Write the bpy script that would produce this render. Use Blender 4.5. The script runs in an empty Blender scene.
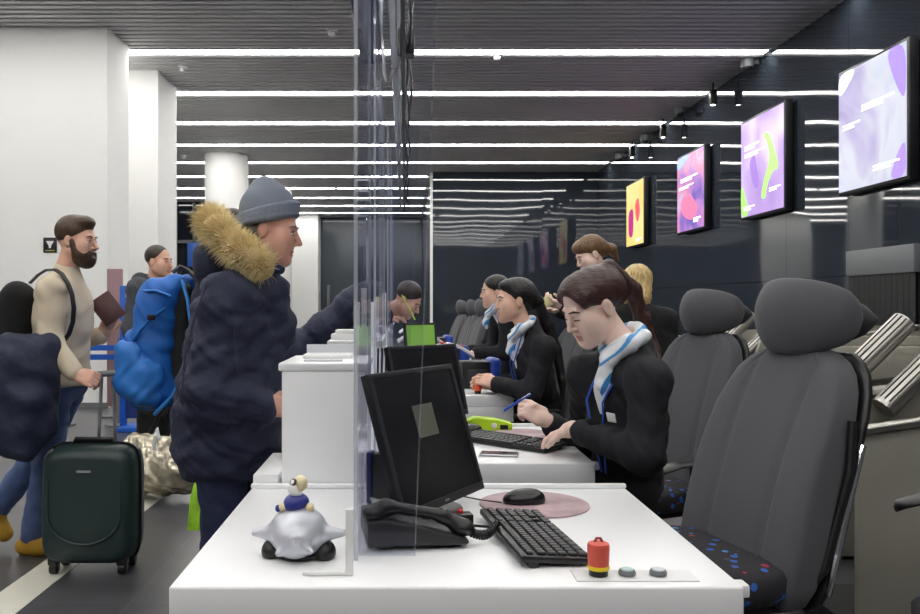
import bpy, bmesh, math, random
import numpy as np
from mathutils import Vector, Matrix, Euler
C = bpy.context.scene.collection
PI = math.pi
R = math.radians
FX, VX, VY, CAMZ = 825.0, 405.0, 305.0, 1.30

def at(px, py, Y):
    """a point of the photograph at a known distance Y, in metres"""
    return Vector(((px-VX)*Y/FX, Y, CAMZ-(py-VY)*Y/FX))

# ---------------------------------------------------------------- materials
def s2l(c):
    out = []
    for v in c[:3]:
        v /= 255.0
        out.append(v/12.92 if v <= 0.04045 else ((v+0.055)/1.055)**2.4)
    return (*out, 1.0)

def mat(name, rgb, rough=0.5, metal=0.0, spec=0.5, bump=None, var=None, sheen=0.0, coat=0.0, ior=None, alpha=None):
    """bump=(scale, strength, distance[, (sx,sy,sz)])  var=(scale, amount) colour wear"""
    m = bpy.data.materials.new(name); m.use_nodes = True
    nt = m.node_tree; b = nt.nodes['Principled BSDF']
    b.inputs['Base Color'].default_value = s2l(rgb)
    b.inputs['Roughness'].default_value = rough
    b.inputs['Metallic'].default_value = metal
    b.inputs['Specular IOR Level'].default_value = spec
    b.inputs['Sheen Weight'].default_value = sheen
    b.inputs['Coat Weight'].default_value = coat
    if ior: b.inputs['IOR'].default_value = ior
    if bump or var:
        tc = nt.nodes.new('ShaderNodeTexCoord')
    if bump:
        mp = nt.nodes.new('ShaderNodeMapping')
        if len(bump) > 3: mp.inputs['Scale'].default_value = bump[3]
        nz = nt.nodes.new('ShaderNodeTexNoise'); nz.inputs['Scale'].default_value = bump[0]; nz.inputs['Detail'].default_value = 3
        bp = nt.nodes.new('ShaderNodeBump'); bp.inputs['Strength'].default_value = bump[1]; bp.inputs['Distance'].default_value = bump[2]
        nt.links.new(tc.outputs['Object'], mp.inputs['Vector']); nt.links.new(mp.outputs['Vector'], nz.inputs['Vector'])
        nt.links.new(nz.outputs['Fac'], bp.inputs['Height']); nt.links.new(bp.outputs['Normal'], b.inputs['Normal'])
    if var:
        nz2 = nt.nodes.new('ShaderNodeTexNoise'); nz2.inputs['Scale'].default_value = var[0]; nz2.inputs['Detail'].default_value = 4
        rp = nt.nodes.new('ShaderNodeValToRGB')
        c = s2l(rgb)
        rp.color_ramp.elements[0].color = (*[v*(1-var[1]) for v in c[:3]], 1); rp.color_ramp.elements[0].position = .3
        rp.color_ramp.elements[1].color = (*[min(1, v*(1+var[1])) for v in c[:3]], 1); rp.color_ramp.elements[1].position = .7
        nt.links.new(tc.outputs['Object'], nz2.inputs['Vector']); nt.links.new(nz2.outputs['Fac'], rp.inputs['Fac'])
        nt.links.new(rp.outputs['Color'], b.inputs['Base Color'])
    return m

def emis(name, rgb, strength):
    m = bpy.data.materials.new(name); m.use_nodes = True
    nt = m.node_tree; b = nt.nodes['Principled BSDF']
    b.inputs['Base Color'].default_value = s2l(rgb)
    b.inputs['Emission Color'].default_value = s2l(rgb)
    b.inputs['Emission Strength'].default_value = strength
    b.inputs['Roughness'].default_value = .4
    return m

def clear(name, tint=(.97, .98, 1.0), refl=1.0, haze=0.0, ior=1.45, cut=1.0):
    """thin clear plastic sheet: lets light straight through, mirrors more at a grazing angle"""
    m = bpy.data.materials.new(name); m.use_nodes = True
    nt = m.node_tree; nt.nodes.clear()
    o = nt.nodes.new('ShaderNodeOutputMaterial')
    t = nt.nodes.new('ShaderNodeBsdfTransparent'); t.inputs['Color'].default_value = (*tint, 1)
    g = nt.nodes.new('ShaderNodeBsdfGlossy'); g.inputs['Roughness'].default_value = .02; g.inputs['Color'].default_value = (refl, refl, refl, 1)
    tc = nt.nodes.new('ShaderNodeTexCoord'); nz = nt.nodes.new('ShaderNodeTexNoise'); nz.inputs['Scale'].default_value = 1.6; nz.inputs['Detail'].default_value = 1
    bp = nt.nodes.new('ShaderNodeBump'); bp.inputs['Strength'].default_value = .25; bp.inputs['Distance'].default_value = .02
    nt.links.new(tc.outputs['Object'], nz.inputs['Vector']); nt.links.new(nz.outputs['Fac'], bp.inputs['Height']); nt.links.new(bp.outputs['Normal'], g.inputs['Normal'])
    f = nt.nodes.new('ShaderNodeFresnel'); f.inputs['IOR'].default_value = ior
    mx = nt.nodes.new('ShaderNodeMixShader'); mu = nt.nodes.new('ShaderNodeMath'); mu.operation = 'MULTIPLY'; mu.inputs[1].default_value = cut
    nt.links.new(f.outputs['Fac'], mu.inputs[0]); nt.links.new(mu.outputs[0], mx.inputs['Fac']); nt.links.new(t.outputs[0], mx.inputs[1]); nt.links.new(g.outputs[0], mx.inputs[2])
    last = mx
    if haze:
        d = nt.nodes.new('ShaderNodeBsdfDiffuse'); d.inputs['Color'].default_value = (.75, .78, .85, 1)
        m2 = nt.nodes.new('ShaderNodeMixShader'); m2.inputs['Fac'].default_value = haze
        nt.links.new(mx.outputs[0], m2.inputs[1]); nt.links.new(d.outputs[0], m2.inputs[2]); last = m2
    nt.links.new(last.outputs[0], o.inputs['Surface'])
    return m

# ---------------------------------------------------------------- objects
def tag(o, label=None, cat=None, group=None, kind=None):
    if label: o['label'] = label
    if cat: o['category'] = cat
    if group: o['group'] = group
    if kind: o['kind'] = kind
    return o

def thing(name, label, cat, loc=(0, 0, 0), rz=0, group=None):
    o = bpy.data.objects.new(name, None); C.objects.link(o)
    o.empty_display_size = .1
    o.location = loc; o.rotation_euler = (0, 0, rz)
    return tag(o, label, cat, group)

def dup(root, loc, rz, label, group=None, s=None):
    r = root.copy(); C.objects.link(r); r.location = loc; r.rotation_euler = (0, 0, rz); r['label'] = label
    if group: r['group'] = group
    if s: r.scale = (s, s, s)
    for ch in list(root.children):
        c = ch.copy(); C.objects.link(c); c.parent = r
        for g in list(ch.children):
            d = g.copy(); C.objects.link(d); d.parent = c
    return r

def sub(root, child, parent):
    """hang every part called child under the (nearest-made) part called parent: thing > part > sub-part"""
    stem = lambda o: o.name.split('.')[0]
    ps = [o for o in root.children if stem(o) == parent]
    cs = [o for o in root.children if stem(o) == child]
    for i, c in enumerate(cs):
        p = ps[i % len(ps)]; c.parent = p; c.matrix_parent_inverse = Matrix.Identity(4)

class MB:
    def __init__(self): self.bm = bmesh.new()
    def _add(self, b2, M=None):
        if M is not None: bmesh.ops.transform(b2, matrix=M, verts=b2.verts)
        me = bpy.data.meshes.new('t'); b2.to_mesh(me); b2.free()
        self.bm.from_mesh(me); bpy.data.meshes.remove(me); return self
    def box(self, x0, y0, z0, x1, y1, z1, bev=0, seg=2, M=None):
        b = bmesh.new(); bmesh.ops.create_cube(b, size=1)
        for v in b.verts:
            v.co = Vector(((x0+x1)/2+v.co.x*(x1-x0), (y0+y1)/2+v.co.y*(y1-y0), (z0+z1)/2+v.co.z*(z1-z0)))
        if bev: bmesh.ops.bevel(b, geom=list(b.edges), offset=bev, segments=seg, affect='EDGES', profile=.5)
        return self._add(b, M)
    def prism(self, poly, z0, z1, bev=0, seg=2, M=None):
        b = bmesh.new()
        lo = [b.verts.new((x, y, z0)) for x, y in poly]; hi = [b.verts.new((x, y, z1)) for x, y in poly]
        n = len(poly)
        b.faces.new(lo[::-1]); b.faces.new(hi)
        for i in range(n): b.faces.new((lo[i], lo[(i+1) % n], hi[(i+1) % n], hi[i]))
        bmesh.ops.recalc_face_normals(b, faces=b.faces)
        if bev:
            es = [e for e in b.edges if e.calc_face_angle(0) > .6]
            bmesh.ops.bevel(b, geom=es, offset=bev, segments=seg, affect='EDGES', profile=.5)
        return self._add(b, M)
    def tube(self, pts, r, n=12, cap=True, M=None, flat=None):
        pts = [Vector(p) for p in pts]; b = bmesh.new(); rings = []
        rs = r if isinstance(r, (list, tuple)) else [r]*len(pts)
        up = Vector((0, 0, 1)); prev = None
        for i, p in enumerate(pts):
            d = (pts[min(i+1, len(pts)-1)]-pts[max(i-1, 0)]).normalized()
            if prev is None:
                a = up if abs(d.z) < .9 else Vector((1, 0, 0))
                u = (a-d*a.dot(d)).normalized()
            else: u = (prev-d*prev.dot(d)).normalized()
            prev = u; w = d.cross(u)
            fl = flat if flat else 1
            rings.append([b.verts.new(p+u*(math.cos(2*PI*k/n)*rs[i]*fl)+w*(math.sin(2*PI*k/n)*rs[i])) for k in range(n)])
        for A, B in zip(rings, rings[1:]):
            for k in range(n): b.faces.new((A[k], A[(k+1) % n], B[(k+1) % n], B[k]))
        if cap: b.faces.new(rings[0][::-1]); b.faces.new(rings[-1])
        bmesh.ops.recalc_face_normals(b, faces=b.faces)
        return self._add(b, M)
    def lathe(self, prof, c=(0, 0, 0), n=24, M=None):
        b = bmesh.new(); rings = []
        for r_, z in prof:
            rings.append([b.verts.new((c[0]+r_*math.cos(2*PI*k/n), c[1]+r_*math.sin(2*PI*k/n), c[2]+z)) for k in range(n)])
        for A, B in zip(rings, rings[1:]):
            for k in range(n): b.faces.new((A[k], A[(k+1) % n], B[(k+1) % n], B[k]))
        b.faces.new(rings[0][::-1]); b.faces.new(rings[-1])
        bmesh.ops.recalc_face_normals(b, faces=b.faces)
        return self._add(b, M)
    def ell(self, c, r, M=None, n=24):
        b = bmesh.new(); bmesh.ops.create_uvsphere(b, u_segments=n, v_segments=n//2, radius=1)
        for v in b.verts: v.co = Vector((c[0]+v.co.x*r[0], c[1]+v.co.y*r[1], c[2]+v.co.z*r[2]))
        return self._add(b, M)
    def loft(self, rings, M=None, cap=True, closed=True):
        b = bmesh.new(); vs = [[b.verts.new(p) for p in r] for r in rings]; n = len(rings[0])
        for A, B in zip(vs, vs[1:]):
            for k in range(n if closed else n-1): b.faces.new((A[k], A[(k+1) % n], B[(k+1) % n], B[k]))
        if cap and closed: b.faces.new(vs[0][::-1]); b.faces.new(vs[-1])
        bmesh.ops.recalc_face_normals(b, faces=b.faces)
        return self._add(b, M)
    def quad(self, a, b_, c, d):
        b = bmesh.new(); b.faces.new([b.verts.new(p) for p in (a, b_, c, d)]); return self._add(b)
    def build(self, name, m, parent=None, smooth=35, loc=None):
        me = bpy.data.meshes.new(name); self.bm.to_mesh(me); self.bm.free()
        if isinstance(m, (list, tuple)):
            for q in m: me.materials.append(q)
        else: me.materials.append(m)
        if smooth:
            me.shade_smooth(); me.set_sharp_from_angle(angle=R(smooth))
        o = bpy.data.objects.new(name, me); C.objects.link(o)
        if parent is not None: o.parent = parent
        if loc is not None: o.location = loc
        return o

def struct(name, mb, m, smooth=35):
    return tag(mb.build(name, m, None, smooth), kind='structure')

# ---------------------------------------------------------------- solid modelling by distance field
def E(c, r, Rm=None, k=.02, sub=False): return ('e', np.array(c, float), np.array(r, float), None if Rm is None else np.array(Rm, float), k, sub)
def K(a, b, ra, rb=None, k=.02, sub=False): return ('k', np.array(a, float), np.array(b, float), float(ra), float(ra if rb is None else rb), k, sub)
def B(c, h, rnd, Rm=None, k=.02, sub=False): return ('b', np.array(c, float), np.array(h, float), rnd, None if Rm is None else np.array(Rm, float), k, sub)

def _bbox(p):
    if p[0] == 'e':
        r = p[2] if p[3] is None else np.sqrt(((p[3]*p[2][None, :])**2).sum(1)); return p[1]-r, p[1]+r
    if p[0] == 'k': return np.minimum(p[1]-p[3], p[2]-p[4]), np.maximum(p[1]+p[3], p[2]+p[4])
    h = p[2] if p[4] is None else np.abs(p[4])@p[2]; return p[1]-h, p[1]+h

def _dist(p, X, Y, Z):
    if p[0] == 'k':
        a, b, r1, r2 = p[1], p[2], p[3], p[4]
        ba = b-a; l2 = ba@ba+1e-12; rr = r1-r2; a2 = max(l2-rr*rr, 1e-12); il2 = 1/l2
        px, py, pz = X-a[0], Y-a[1], Z-a[2]
        y = px*ba[0]+py*ba[1]+pz*ba[2]; z = y-l2
        qx, qy, qz = px*l2-ba[0]*y, py*l2-ba[1]*y, pz*l2-ba[2]*y
        x2 = qx*qx+qy*qy+qz*qz; y2 = y*y*l2; z2 = z*z*l2
        kk = np.sign(rr)*rr*rr*x2
        d = (np.sqrt(x2*a2*il2)+y*rr)*il2-r1
        m1 = np.sign(z)*a2*z2 > kk; m2 = np.sign(y)*a2*y2 < kk
        d = np.where(m1, np.sqrt(x2+z2)*il2-r2, np.where(m2, np.sqrt(x2+y2)*il2-r1, d))
        return d
    c = p[1]; px, py, pz = X-c[0], Y-c[1], Z-c[2]
    Rm = p[3] if p[0] == 'e' else p[4]
    if Rm is not None:
        px, py, pz = (px*Rm[0, 0]+py*Rm[1, 0]+pz*Rm[2, 0], px*Rm[0, 1]+py*Rm[1, 1]+pz*Rm[2, 1], px*Rm[0, 2]+py*Rm[1, 2]+pz*Rm[2, 2])
    if p[0] == 'e':
        r = p[2]; k0 = np.sqrt((px/r[0])**2+(py/r[1])**2+(pz/r[2])**2)
        k1 = np.sqrt((px/r[0]**2)**2+(py/r[1]**2)**2+(pz/r[2]**2)**2)+1e-9
        return k0*(k0-1)/k1
    h = p[2]-p[3]
    qx, qy, qz = np.abs(px)-h[0], np.abs(py)-h[1], np.abs(pz)-h[2]
    return np.sqrt(np.maximum(qx, 0)**2+np.maximum(qy, 0)**2+np.maximum(qz, 0)**2)+np.minimum(np.maximum(qx, np.maximum(qy, qz)), 0)-p[3]

def sdf_arrays(prims, vox, wob=None):
    los, his = zip(*[_bbox(p) for p in prims if not p[-1]])
    lo = np.min(los, 0)-3*vox-.016; hi = np.max(his, 0)+3*vox+.016
    n = np.ceil((hi-lo)/vox).astype(int)+1
    F = np.full(tuple(n), .2, np.float32)
    for p in prims:
        k = p[-2]; a, b = _bbox(p); pad = max(k, .01)+3*vox
        i0 = np.maximum(((a-pad-lo)/vox).astype(int), 0); i1 = np.minimum(((b+pad-lo)/vox).astype(int)+2, n)
        if (i1 <= i0).any(): continue
        X = (lo[0]+vox*np.arange(i0[0], i1[0]))[:, None, None].astype(np.float32)
        Y = (lo[1]+vox*np.arange(i0[1], i1[1]))[None, :, None].astype(np.float32)
        Z = (lo[2]+vox*np.arange(i0[2], i1[2]))[None, None, :].astype(np.float32)
        d = _dist(p, X, Y, Z).astype(np.float32)
        sl = (slice(i0[0], i1[0]), slice(i0[1], i1[1]), slice(i0[2], i1[2])); f = F[sl]
        if p[-1]:
            h = np.clip(.5-.5*(f+d)/k, 0, 1); F[sl] = f*(1-h)-d*h+k*h*(1-h)
        else:
            h = np.clip(.5+.5*(f-d)/k, 0, 1); F[sl] = f*(1-h)+d*h-k*h*(1-h)
    if wob:
        for amp, fx, fy, fz, ph in wob:
            X = (lo[0]+vox*np.arange(n[0]))[:, None, None]; Y = (lo[1]+vox*np.arange(n[1]))[None, :, None]; Z = (lo[2]+vox*np.arange(n[2]))[None, None, :]
            F += (amp*np.sin(fx*X+fy*Y+fz*Z+ph+1.3*np.sin(fy*X*.7-fx*Z*.6+fz*Y*.5))).astype(np.float32)
    S = F < 0
    cnt = np.zeros(tuple(n-1), np.uint8)
    for i in (0, 1):
        for j in (0, 1):
            for l in (0, 1): cnt += S[i:n[0]-1+i, j:n[1]-1+j, l:n[2]-1+l]
    act = (cnt > 0) & (cnt < 8)
    I = np.argwhere(act); idx = np.full(act.shape, -1, np.int32); idx[act] = np.arange(len(I))
    acc = np.zeros((len(I), 3)); num = np.zeros(len(I))
    cor = [(i, j, l) for i in (0, 1) for j in (0, 1) for l in (0, 1)]
    for ca in cor:
        for ax in range(3):
            if ca[ax]: continue
            cb = list(ca); cb[ax] = 1
            fa = F[I[:, 0]+ca[0], I[:, 1]+ca[1], I[:, 2]+ca[2]]; fb = F[I[:, 0]+cb[0], I[:, 1]+cb[1], I[:, 2]+cb[2]]
            m = (fa < 0) != (fb < 0); t = fa[m]/(fa[m]-fb[m])
            q = np.tile(np.array(ca, float), (m.sum(), 1)); q[:, ax] = t
            acc[m] += q; num[m] += 1
    V = lo+vox*(I+acc/num[:, None])
    quads = []
    for ax in range(3):
        o1, o2 = [(1, 2), (2, 0), (0, 1)][ax]
        A = [slice(None)]*3; Bq = [slice(None)]*3; A[ax] = slice(0, -1); Bq[ax] = slice(1, None)
        Sa, Sb = S[tuple(A)], S[tuple(Bq)]
        ed = np.argwhere(Sa != Sb)
        ed = ed[(ed[:, o1] > 0) & (ed[:, o2] > 0) & (ed[:, o1] < n[o1]-1) & (ed[:, o2] < n[o2]-1)]
        if not len(ed): continue
        fl = Sa[ed[:, 0], ed[:, 1], ed[:, 2]]
        q = []
        for d1, d2 in ((1, 1), (0, 1), (0, 0), (1, 0)):
            e = ed.copy(); e[:, o1] -= d1; e[:, o2] -= d2; q.append(idx[e[:, 0], e[:, 1], e[:, 2]])
        q = np.stack(q, 1); q[~fl] = q[~fl][:, ::-1]; quads.append(q)
    return V, np.concatenate(quads)

def sdf(name, prims, vox, m, parent=None, paint=None, wob=None, label=None):
    V, Q = sdf_arrays(prims, vox, wob)
    me = bpy.data.meshes.new(name)
    me.vertices.add(len(V)); me.vertices.foreach_set('co', V.astype(np.float32).ravel())
    me.loops.add(len(Q)*4); me.loops.foreach_set('vertex_index', Q.astype(np.int32).ravel())
    me.polygons.add(len(Q)); me.polygons.foreach_set('loop_start', np.arange(0, len(Q)*4, 4, dtype=np.int32))
    me.polygons.foreach_set('loop_total', np.full(len(Q), 4, np.int32))
    for q in (m if isinstance(m, (list, tuple)) else [m]): me.materials.append(q)
    if paint:
        me.polygons.foreach_set('material_index', paint(V[Q].mean(1)).astype(np.int32))
    me.update(calc_edges=True); me.validate(); me.shade_smooth()
    o = bpy.data.objects.new(name, me); C.objects.link(o)
    if parent is not None:
        o.parent = parent; o.matrix_parent_inverse = Matrix.Translation(-Vector(parent.location))
    if label: o['label'] = label
    return o
# ================================================================ THE SETTING
random.seed(7)
M = {}
M['white_wall'] = mat('white_plaster', (238, 238, 236), .75, var=(.7, .03))
M['white_gloss'] = mat('white_laminate', (236, 236, 238), .28, spec=.4)
M['slat'] = mat('grey_metal_slat', (216, 216, 216), .5, 0.0, var=(.6, .06))
M['void'] = mat('dark_ceiling_void', (24, 24, 26), .9)
M['floor'] = None
M['black'] = mat('black_plastic', (20, 20, 22), .38)
M['black_matt'] = mat('matt_black', (15, 15, 17), .7)
M['steel'] = mat('brushed_steel', (176, 174, 168), .32, 1.0, bump=(30, .08, .002, (1, 12, 1)))
M['steel_dull'] = mat('dull_steel_panel', (146, 143, 132), .5, .12, var=(2.2, .12))
M['alu'] = mat('aluminium', (190, 192, 196), .3, .9)
M['chrome'] = mat('chrome', (220, 222, 226), .08, 1.0)
M['grey_plastic'] = mat('grey_plastic', (110, 112, 116), .5)
M['white_plastic'] = mat('white_plastic', (228, 228, 228), .4)
M['navy_gloss'] = mat('navy_plastic', (24, 34, 92), .3)
M['acrylic'] = clear('clear_acrylic', (.93, .94, .975), ior=1.4, cut=.38)
M['acrylic_edge'] = clear('acrylic_edge', (.9,.91,.96), 1, .4)
M['light'] = emis('lit_diffuser', (255, 253, 248), 25)

def glass_wall(name, rgb, rough=.035, ior=1.62):
    m = mat(name, rgb, rough, spec=.5, ior=ior)
    nt = m.node_tree; b = nt.nodes['Principled BSDF']
    tc = nt.nodes.new('ShaderNodeTexCoord'); nz = nt.nodes.new('ShaderNodeTexNoise')
    nz.inputs['Scale'].default_value = .9; nz.inputs['Detail'].default_value = .5
    bp = nt.nodes.new('ShaderNodeBump'); bp.inputs['Strength'].default_value = .22; bp.inputs['Distance'].default_value = .02
    nt.links.new(tc.outputs['Object'], nz.inputs['Vector']); nt.links.new(nz.outputs['Fac'], bp.inputs['Height']); nt.links.new(bp.outputs['Normal'], b.inputs['Normal'])
    return m
M['dark_glass'] = glass_wall('dark_glossy_panel', (48, 54, 63))
M['dark_door'] = glass_wall('dark_grey_door_panel', (66, 74, 82), .12, 1.45)

# floor: dark grey stone tiles
m = mat('dark_floor_tiles', (66, 66, 70), .3, spec=.5)
nt = m.node_tree; b = nt.nodes['Principled BSDF']; tc = nt.nodes.new('ShaderNodeTexCoord')
br = nt.nodes.new('ShaderNodeTexBrick'); br.offset = 0; br.inputs['Scale'].default_value = 1.0
br.inputs['Brick Width'].default_value = .6; br.inputs['Row Height'].default_value = .6; br.inputs['Mortar Size'].default_value = .004
br.inputs['Color1'].default_value = s2l((80, 79, 83)); br.inputs['Color2'].default_value = s2l((70, 69, 73)); br.inputs['Mortar'].default_value = s2l((88, 88, 92))
nz = nt.nodes.new('ShaderNodeTexNoise'); nz.inputs['Scale'].default_value = 5; nz.inputs['Detail'].default_value = 6
mx = nt.nodes.new('ShaderNodeMixRGB'); mx.blend_type = 'OVERLAY'; mx.inputs['Fac'].default_value = .35
nt.links.new(tc.outputs['Object'], br.inputs['Vector']); nt.links.new(tc.outputs['Object'], nz.inputs['Vector'])
nt.links.new(br.outputs['Color'], mx.inputs['Color1']); nt.links.new(nz.outputs['Fac'], mx.inputs['Color2']); nt.links.new(mx.outputs[0], b.inputs['Base Color'])
M['floor'] = m

CZ = 4.8
WX = 5.05           # glossy wall behind the agents
BY = 21.7           # dark end wall
struct('floor', MB().box(-12, -6, -.1, WX+.1, 36, 0), M['floor'], 0)
struct('trim_1', MB().box(-1.83, -5, 0, -1.64, 24, .002), mat('cream_floor_stripe', (205, 203, 190), .4, var=(3, .06)), 0)

# slatted ceiling
c = MB().box(-12, -6, CZ+.10, WX+.1, 36, CZ+.2)
struct('wall_above_ceiling', c, M['void'], 0).name = 'trim_2'
rows = [9.187-2.223*i for i in range(6, 0, -1)]+[9.187+2.223*i for i in range(0, 12)]
sl = MB(); y = -5.9
while y < 35.9:
    if min(abs(y-r) for r in rows) > .15:
        sl.box(-12, y-.045, CZ, WX, y+.045, CZ+.05)
    y += .15
struct('ceiling', sl, M['slat'], 0)
ordn = ['seventh row behind the camera', 'sixth row behind the camera', 'fifth row behind the camera', 'fourth row behind the camera', 'third row behind the camera', 'overhead row above the front desk', 'row just above the top edge of the view', 'topmost row in view, above the white wall block', 'second nearest row in view', 'third nearest row in view', 'fourth nearest row in view', 'fifth nearest row in view', 'sixth nearest row in view', 'seventh row, over the dark end wall', 'eighth row, just beyond the dark end wall', 'ninth row, deep in the left hall', 'tenth row, deep in the left hall', 'farthest row, before the dark doors']
ordn = ordn[1:] if len(rows) == 17 else ordn
for i, r in enumerate(rows):
    x1 = WX-.06 if r < BY else .6
    o = MB().box(-8.5, r-.08, CZ-.003, x1, r+.08, CZ+.006, .002, 1).build('linear_ceiling_light', M['light'])
    tag(o, 'long white ceiling light line, '+ordn[i].replace('behind the camera', 'back from the view'), 'ceiling light', 'light lines across the slatted ceiling')

def panel_wall(name, axis, const, a0, a1, z0, z1, w, h, m, face):
    """glossy panels with fine joints, each very slightly out of true"""
    mb = MB(); na = max(1, round((a1-a0)/w)); nz_ = max(1, round((z1-z0)/h))
    for i in range(na):
        for j in range(nz_):
            A0 = a0+(a1-a0)*i/na+.003; A1 = a0+(a1-a0)*(i+1)/na-.003; Z0 = z0+(z1-z0)*j/nz_+.003; Z1 = z0+(z1-z0)*(j+1)/nz_-.003
            ta = random.uniform(-.0012, .0012); tz = random.uniform(-.0016, .0016); cA = (A0+A1)/2; cZ = (Z0+Z1)/2
            p = []
            for aa, zz in ((A0, Z0), (A1, Z0), (A1, Z1), (A0, Z1)):
                off = const+ta*(aa-cA)+tz*(zz-cZ)
                p.append(Vector((off, aa, zz)) if axis == 'x' else Vector((aa, off, zz)))
            b = Vector((face*-.03, 0, 0)) if axis == 'x' else Vector((0, face*-.03, 0))
            mb.loft([p, [q+b for q in p]])
    return struct(name, mb, m, 0)
wr = panel_wall('wall_right', 'x', WX, -6, BY, 0, CZ+.1, 1.5, 1.65, M['dark_glass'], -1)
struct('wall_right_backing', MB().box(WX+.04, -6, 0, WX+.1, BY+.1, CZ+.1), M['black_matt'], 0).name = 'trim_3'
panel_wall('wall_back', 'y', BY, .73, WX, 0, CZ+.1, 1.45, 1.65, M['dark_glass'], -1)
struct('trim_4', MB().box(.76, BY+.04, 0, WX+.1, BY+.1, CZ+.1), M['black_matt'], 0)
struct('trim_5', MB().box(.66, BY-.02, 0, .73, BY+.1, CZ), M['white_wall'], 0)
struct('wall_return', MB().box(.7, BY+.1, 0, .76, 36, CZ+.1), M['dark_door'], 0).name = 'wall_side'
# white blocks on the left
struct('wall_left', MB().box(-12, 10.4, 0, -3.75, 11.2, CZ+.05, .004, 1), M['white_wall'], 0)
struct('trim_6', MB().box(-5.6, 12.3, 0, -3.68, 13.3, CZ+.05, .004, 1), M['white_wall'], 0)
for nm, cx, cy, r in (('trim_7', -4.17, 19.3, .50), ('trim_8', -3.95, 25.2, .5)):
    struct(nm, MB().lathe([(r, 0), (r, CZ+.05)], (cx, cy, 0), 48), M['white_wall'])
struct('trim_9', MB().box(-5.6, 32, 0, -3.37, 33.2, CZ+.05), M['white_wall'], 0)
struct('baseboard_far', MB().box(-5.6, 31.98, 0, -3.37, 32, .1), M['grey_plastic'], 0)
struct('baseboard_left', MB().box(-12, 10.38, 0, -3.74, 10.4, .07), M['grey_plastic'], 0)
struct('wall_far', MB().box(-12, 35, 0, 1, 35.2, CZ+.1), mat('dark_far_wall', (70, 72, 76), .6), 0)
# dark door leaves at the far end
d = struct('door_1', MB().box(-3.37, 33, 0, -1.55, 33.1, CZ, .01).box(-1.53, 33, 0, .7, 33.1, CZ, .01), M['dark_door'], 0)
dh = MB().box(-3.12, 32.93, 1.0, -3.0, 33.0, 2.1, .02).build('door_handle', M['grey_plastic'], d)
# dark window bay at the far left
w = struct('window_1', MB().box(-12, 28, .0, -5.7, 28.06, CZ), glass_wall('night_window_glass', (14, 18, 26), .06, 1.5), 0)
fr = MB()
for x in (-11.4, -10.2, -9.0, -7.75, -7.15, -6.75, -5.9): fr.box(x-.03, 27.9, 0, x+.03, 28, CZ)
for z in (3.45, 1.55): fr.box(-12, 27.9, z-.05, -5.7, 28, z+.05)
fr.build('window_frame', mat('grey_window_frame', (96, 98, 100), .5, .4), w)
MB().box(-7.35, 27.86, 2.6, -6.95, 27.95, 3.4, .01).build('lit_pane', emis('blue_lit_pane', (30, 66, 130), .5), w)
M['grey_wall'] = mat('grey_plaster', (120, 120, 122), .8)
struct('wall_rear', MB().box(-12, -6.1, 0, WX+.1, -6, CZ+.1), M['grey_wall'], 0)
struct('wall_hall', MB().box(-12.1, -6, 0, -12, 36, CZ+.1), M['white_wall'], 0)

# ceiling fittings
def dome(px, py, Y, label, r=.075):
    p = at(px, py, Y); t = thing('security_camera', label, 'security camera', (p.x, p.y, CZ))
    MB().lathe([(r*1.1, 0), (r*1.1, -.05), (r*.9, -.06)], n=24).build('housing', M['white_plastic'], t)
    b = MB(); b.ell((0, 0, -.075), (r*.85, r*.85, r*.85)); b.build('dome', M['black'], t)
    return t
def dome_wall(px, py, Y, label, r=.085):
    p = at(px, py, Y); t = thing('security_camera', label, 'security camera', (WX, p.y, p.z), group='dome cameras along the top of the dark wall')
    MB().box(-.14, -.03, .02, 0, .03, .10, .01).build('bracket', M['grey_plastic'], t)
    MB().lathe([(r*.6, .11), (r*1.05, .09), (r*1.08, 0), (r, -.02)], (-.17, 0, 0), 24).build('housing', M['grey_plastic'], t)
    MB().ell((-.17, 0, -.02), (r*.85, r*.85, r*.8)).build('dome', M['black'], t)
for px, py, lab in ((747, 66, 'nearest grey dome camera on a bracket high on the dark wall'), (680, 112, 'second nearest grey dome camera on the dark wall, beyond the black spotlight'), (645, 140, 'third grey dome camera along the top of the dark wall'), (619, 158, 'farthest grey dome camera near the end of the dark wall')):
    dome_wall(px, py, (WX-.17)*FX/(px-VX), lab)
for px, lab in ((713, 'black box spotlight beside the nearest dome camera, shining down the wall'), (663, 'black box spotlight between the second and third dome cameras'), (632, 'black box spotlight above the yellow poster screen')):
    Y = (WX-.2)*FX/(px-VX); t = thing('wall_spotlight', lab, 'spotlight', (WX-.2, Y, 4.62), group='spotlights along the dark wall')
    MB().box(-.05, -.05, -.17, .05, .05, .06, .008).build('lamp_body', M['black'], t)
    MB().tube([(0, 0, .05), (0, 0, .18)], .015).build('stem', M['black'], t)
    MB().lathe([(.035, -.172), (.035, -.168)], n=20).build('lens', emis('spot_lens', (255, 250, 240), 20), t)
    L = bpy.data.lights.new('spot', 'SPOT'); L.energy = 60; L.spot_size = R(38); L.spot_blend = .6; L.shadow_soft_size = .04
    lo = bpy.data.objects.new('spot_beam', L); C.objects.link(lo); lo.parent = t; lo.location = (0, 0, -.2); lo.rotation_euler = (0, R(8), 0)
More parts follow.
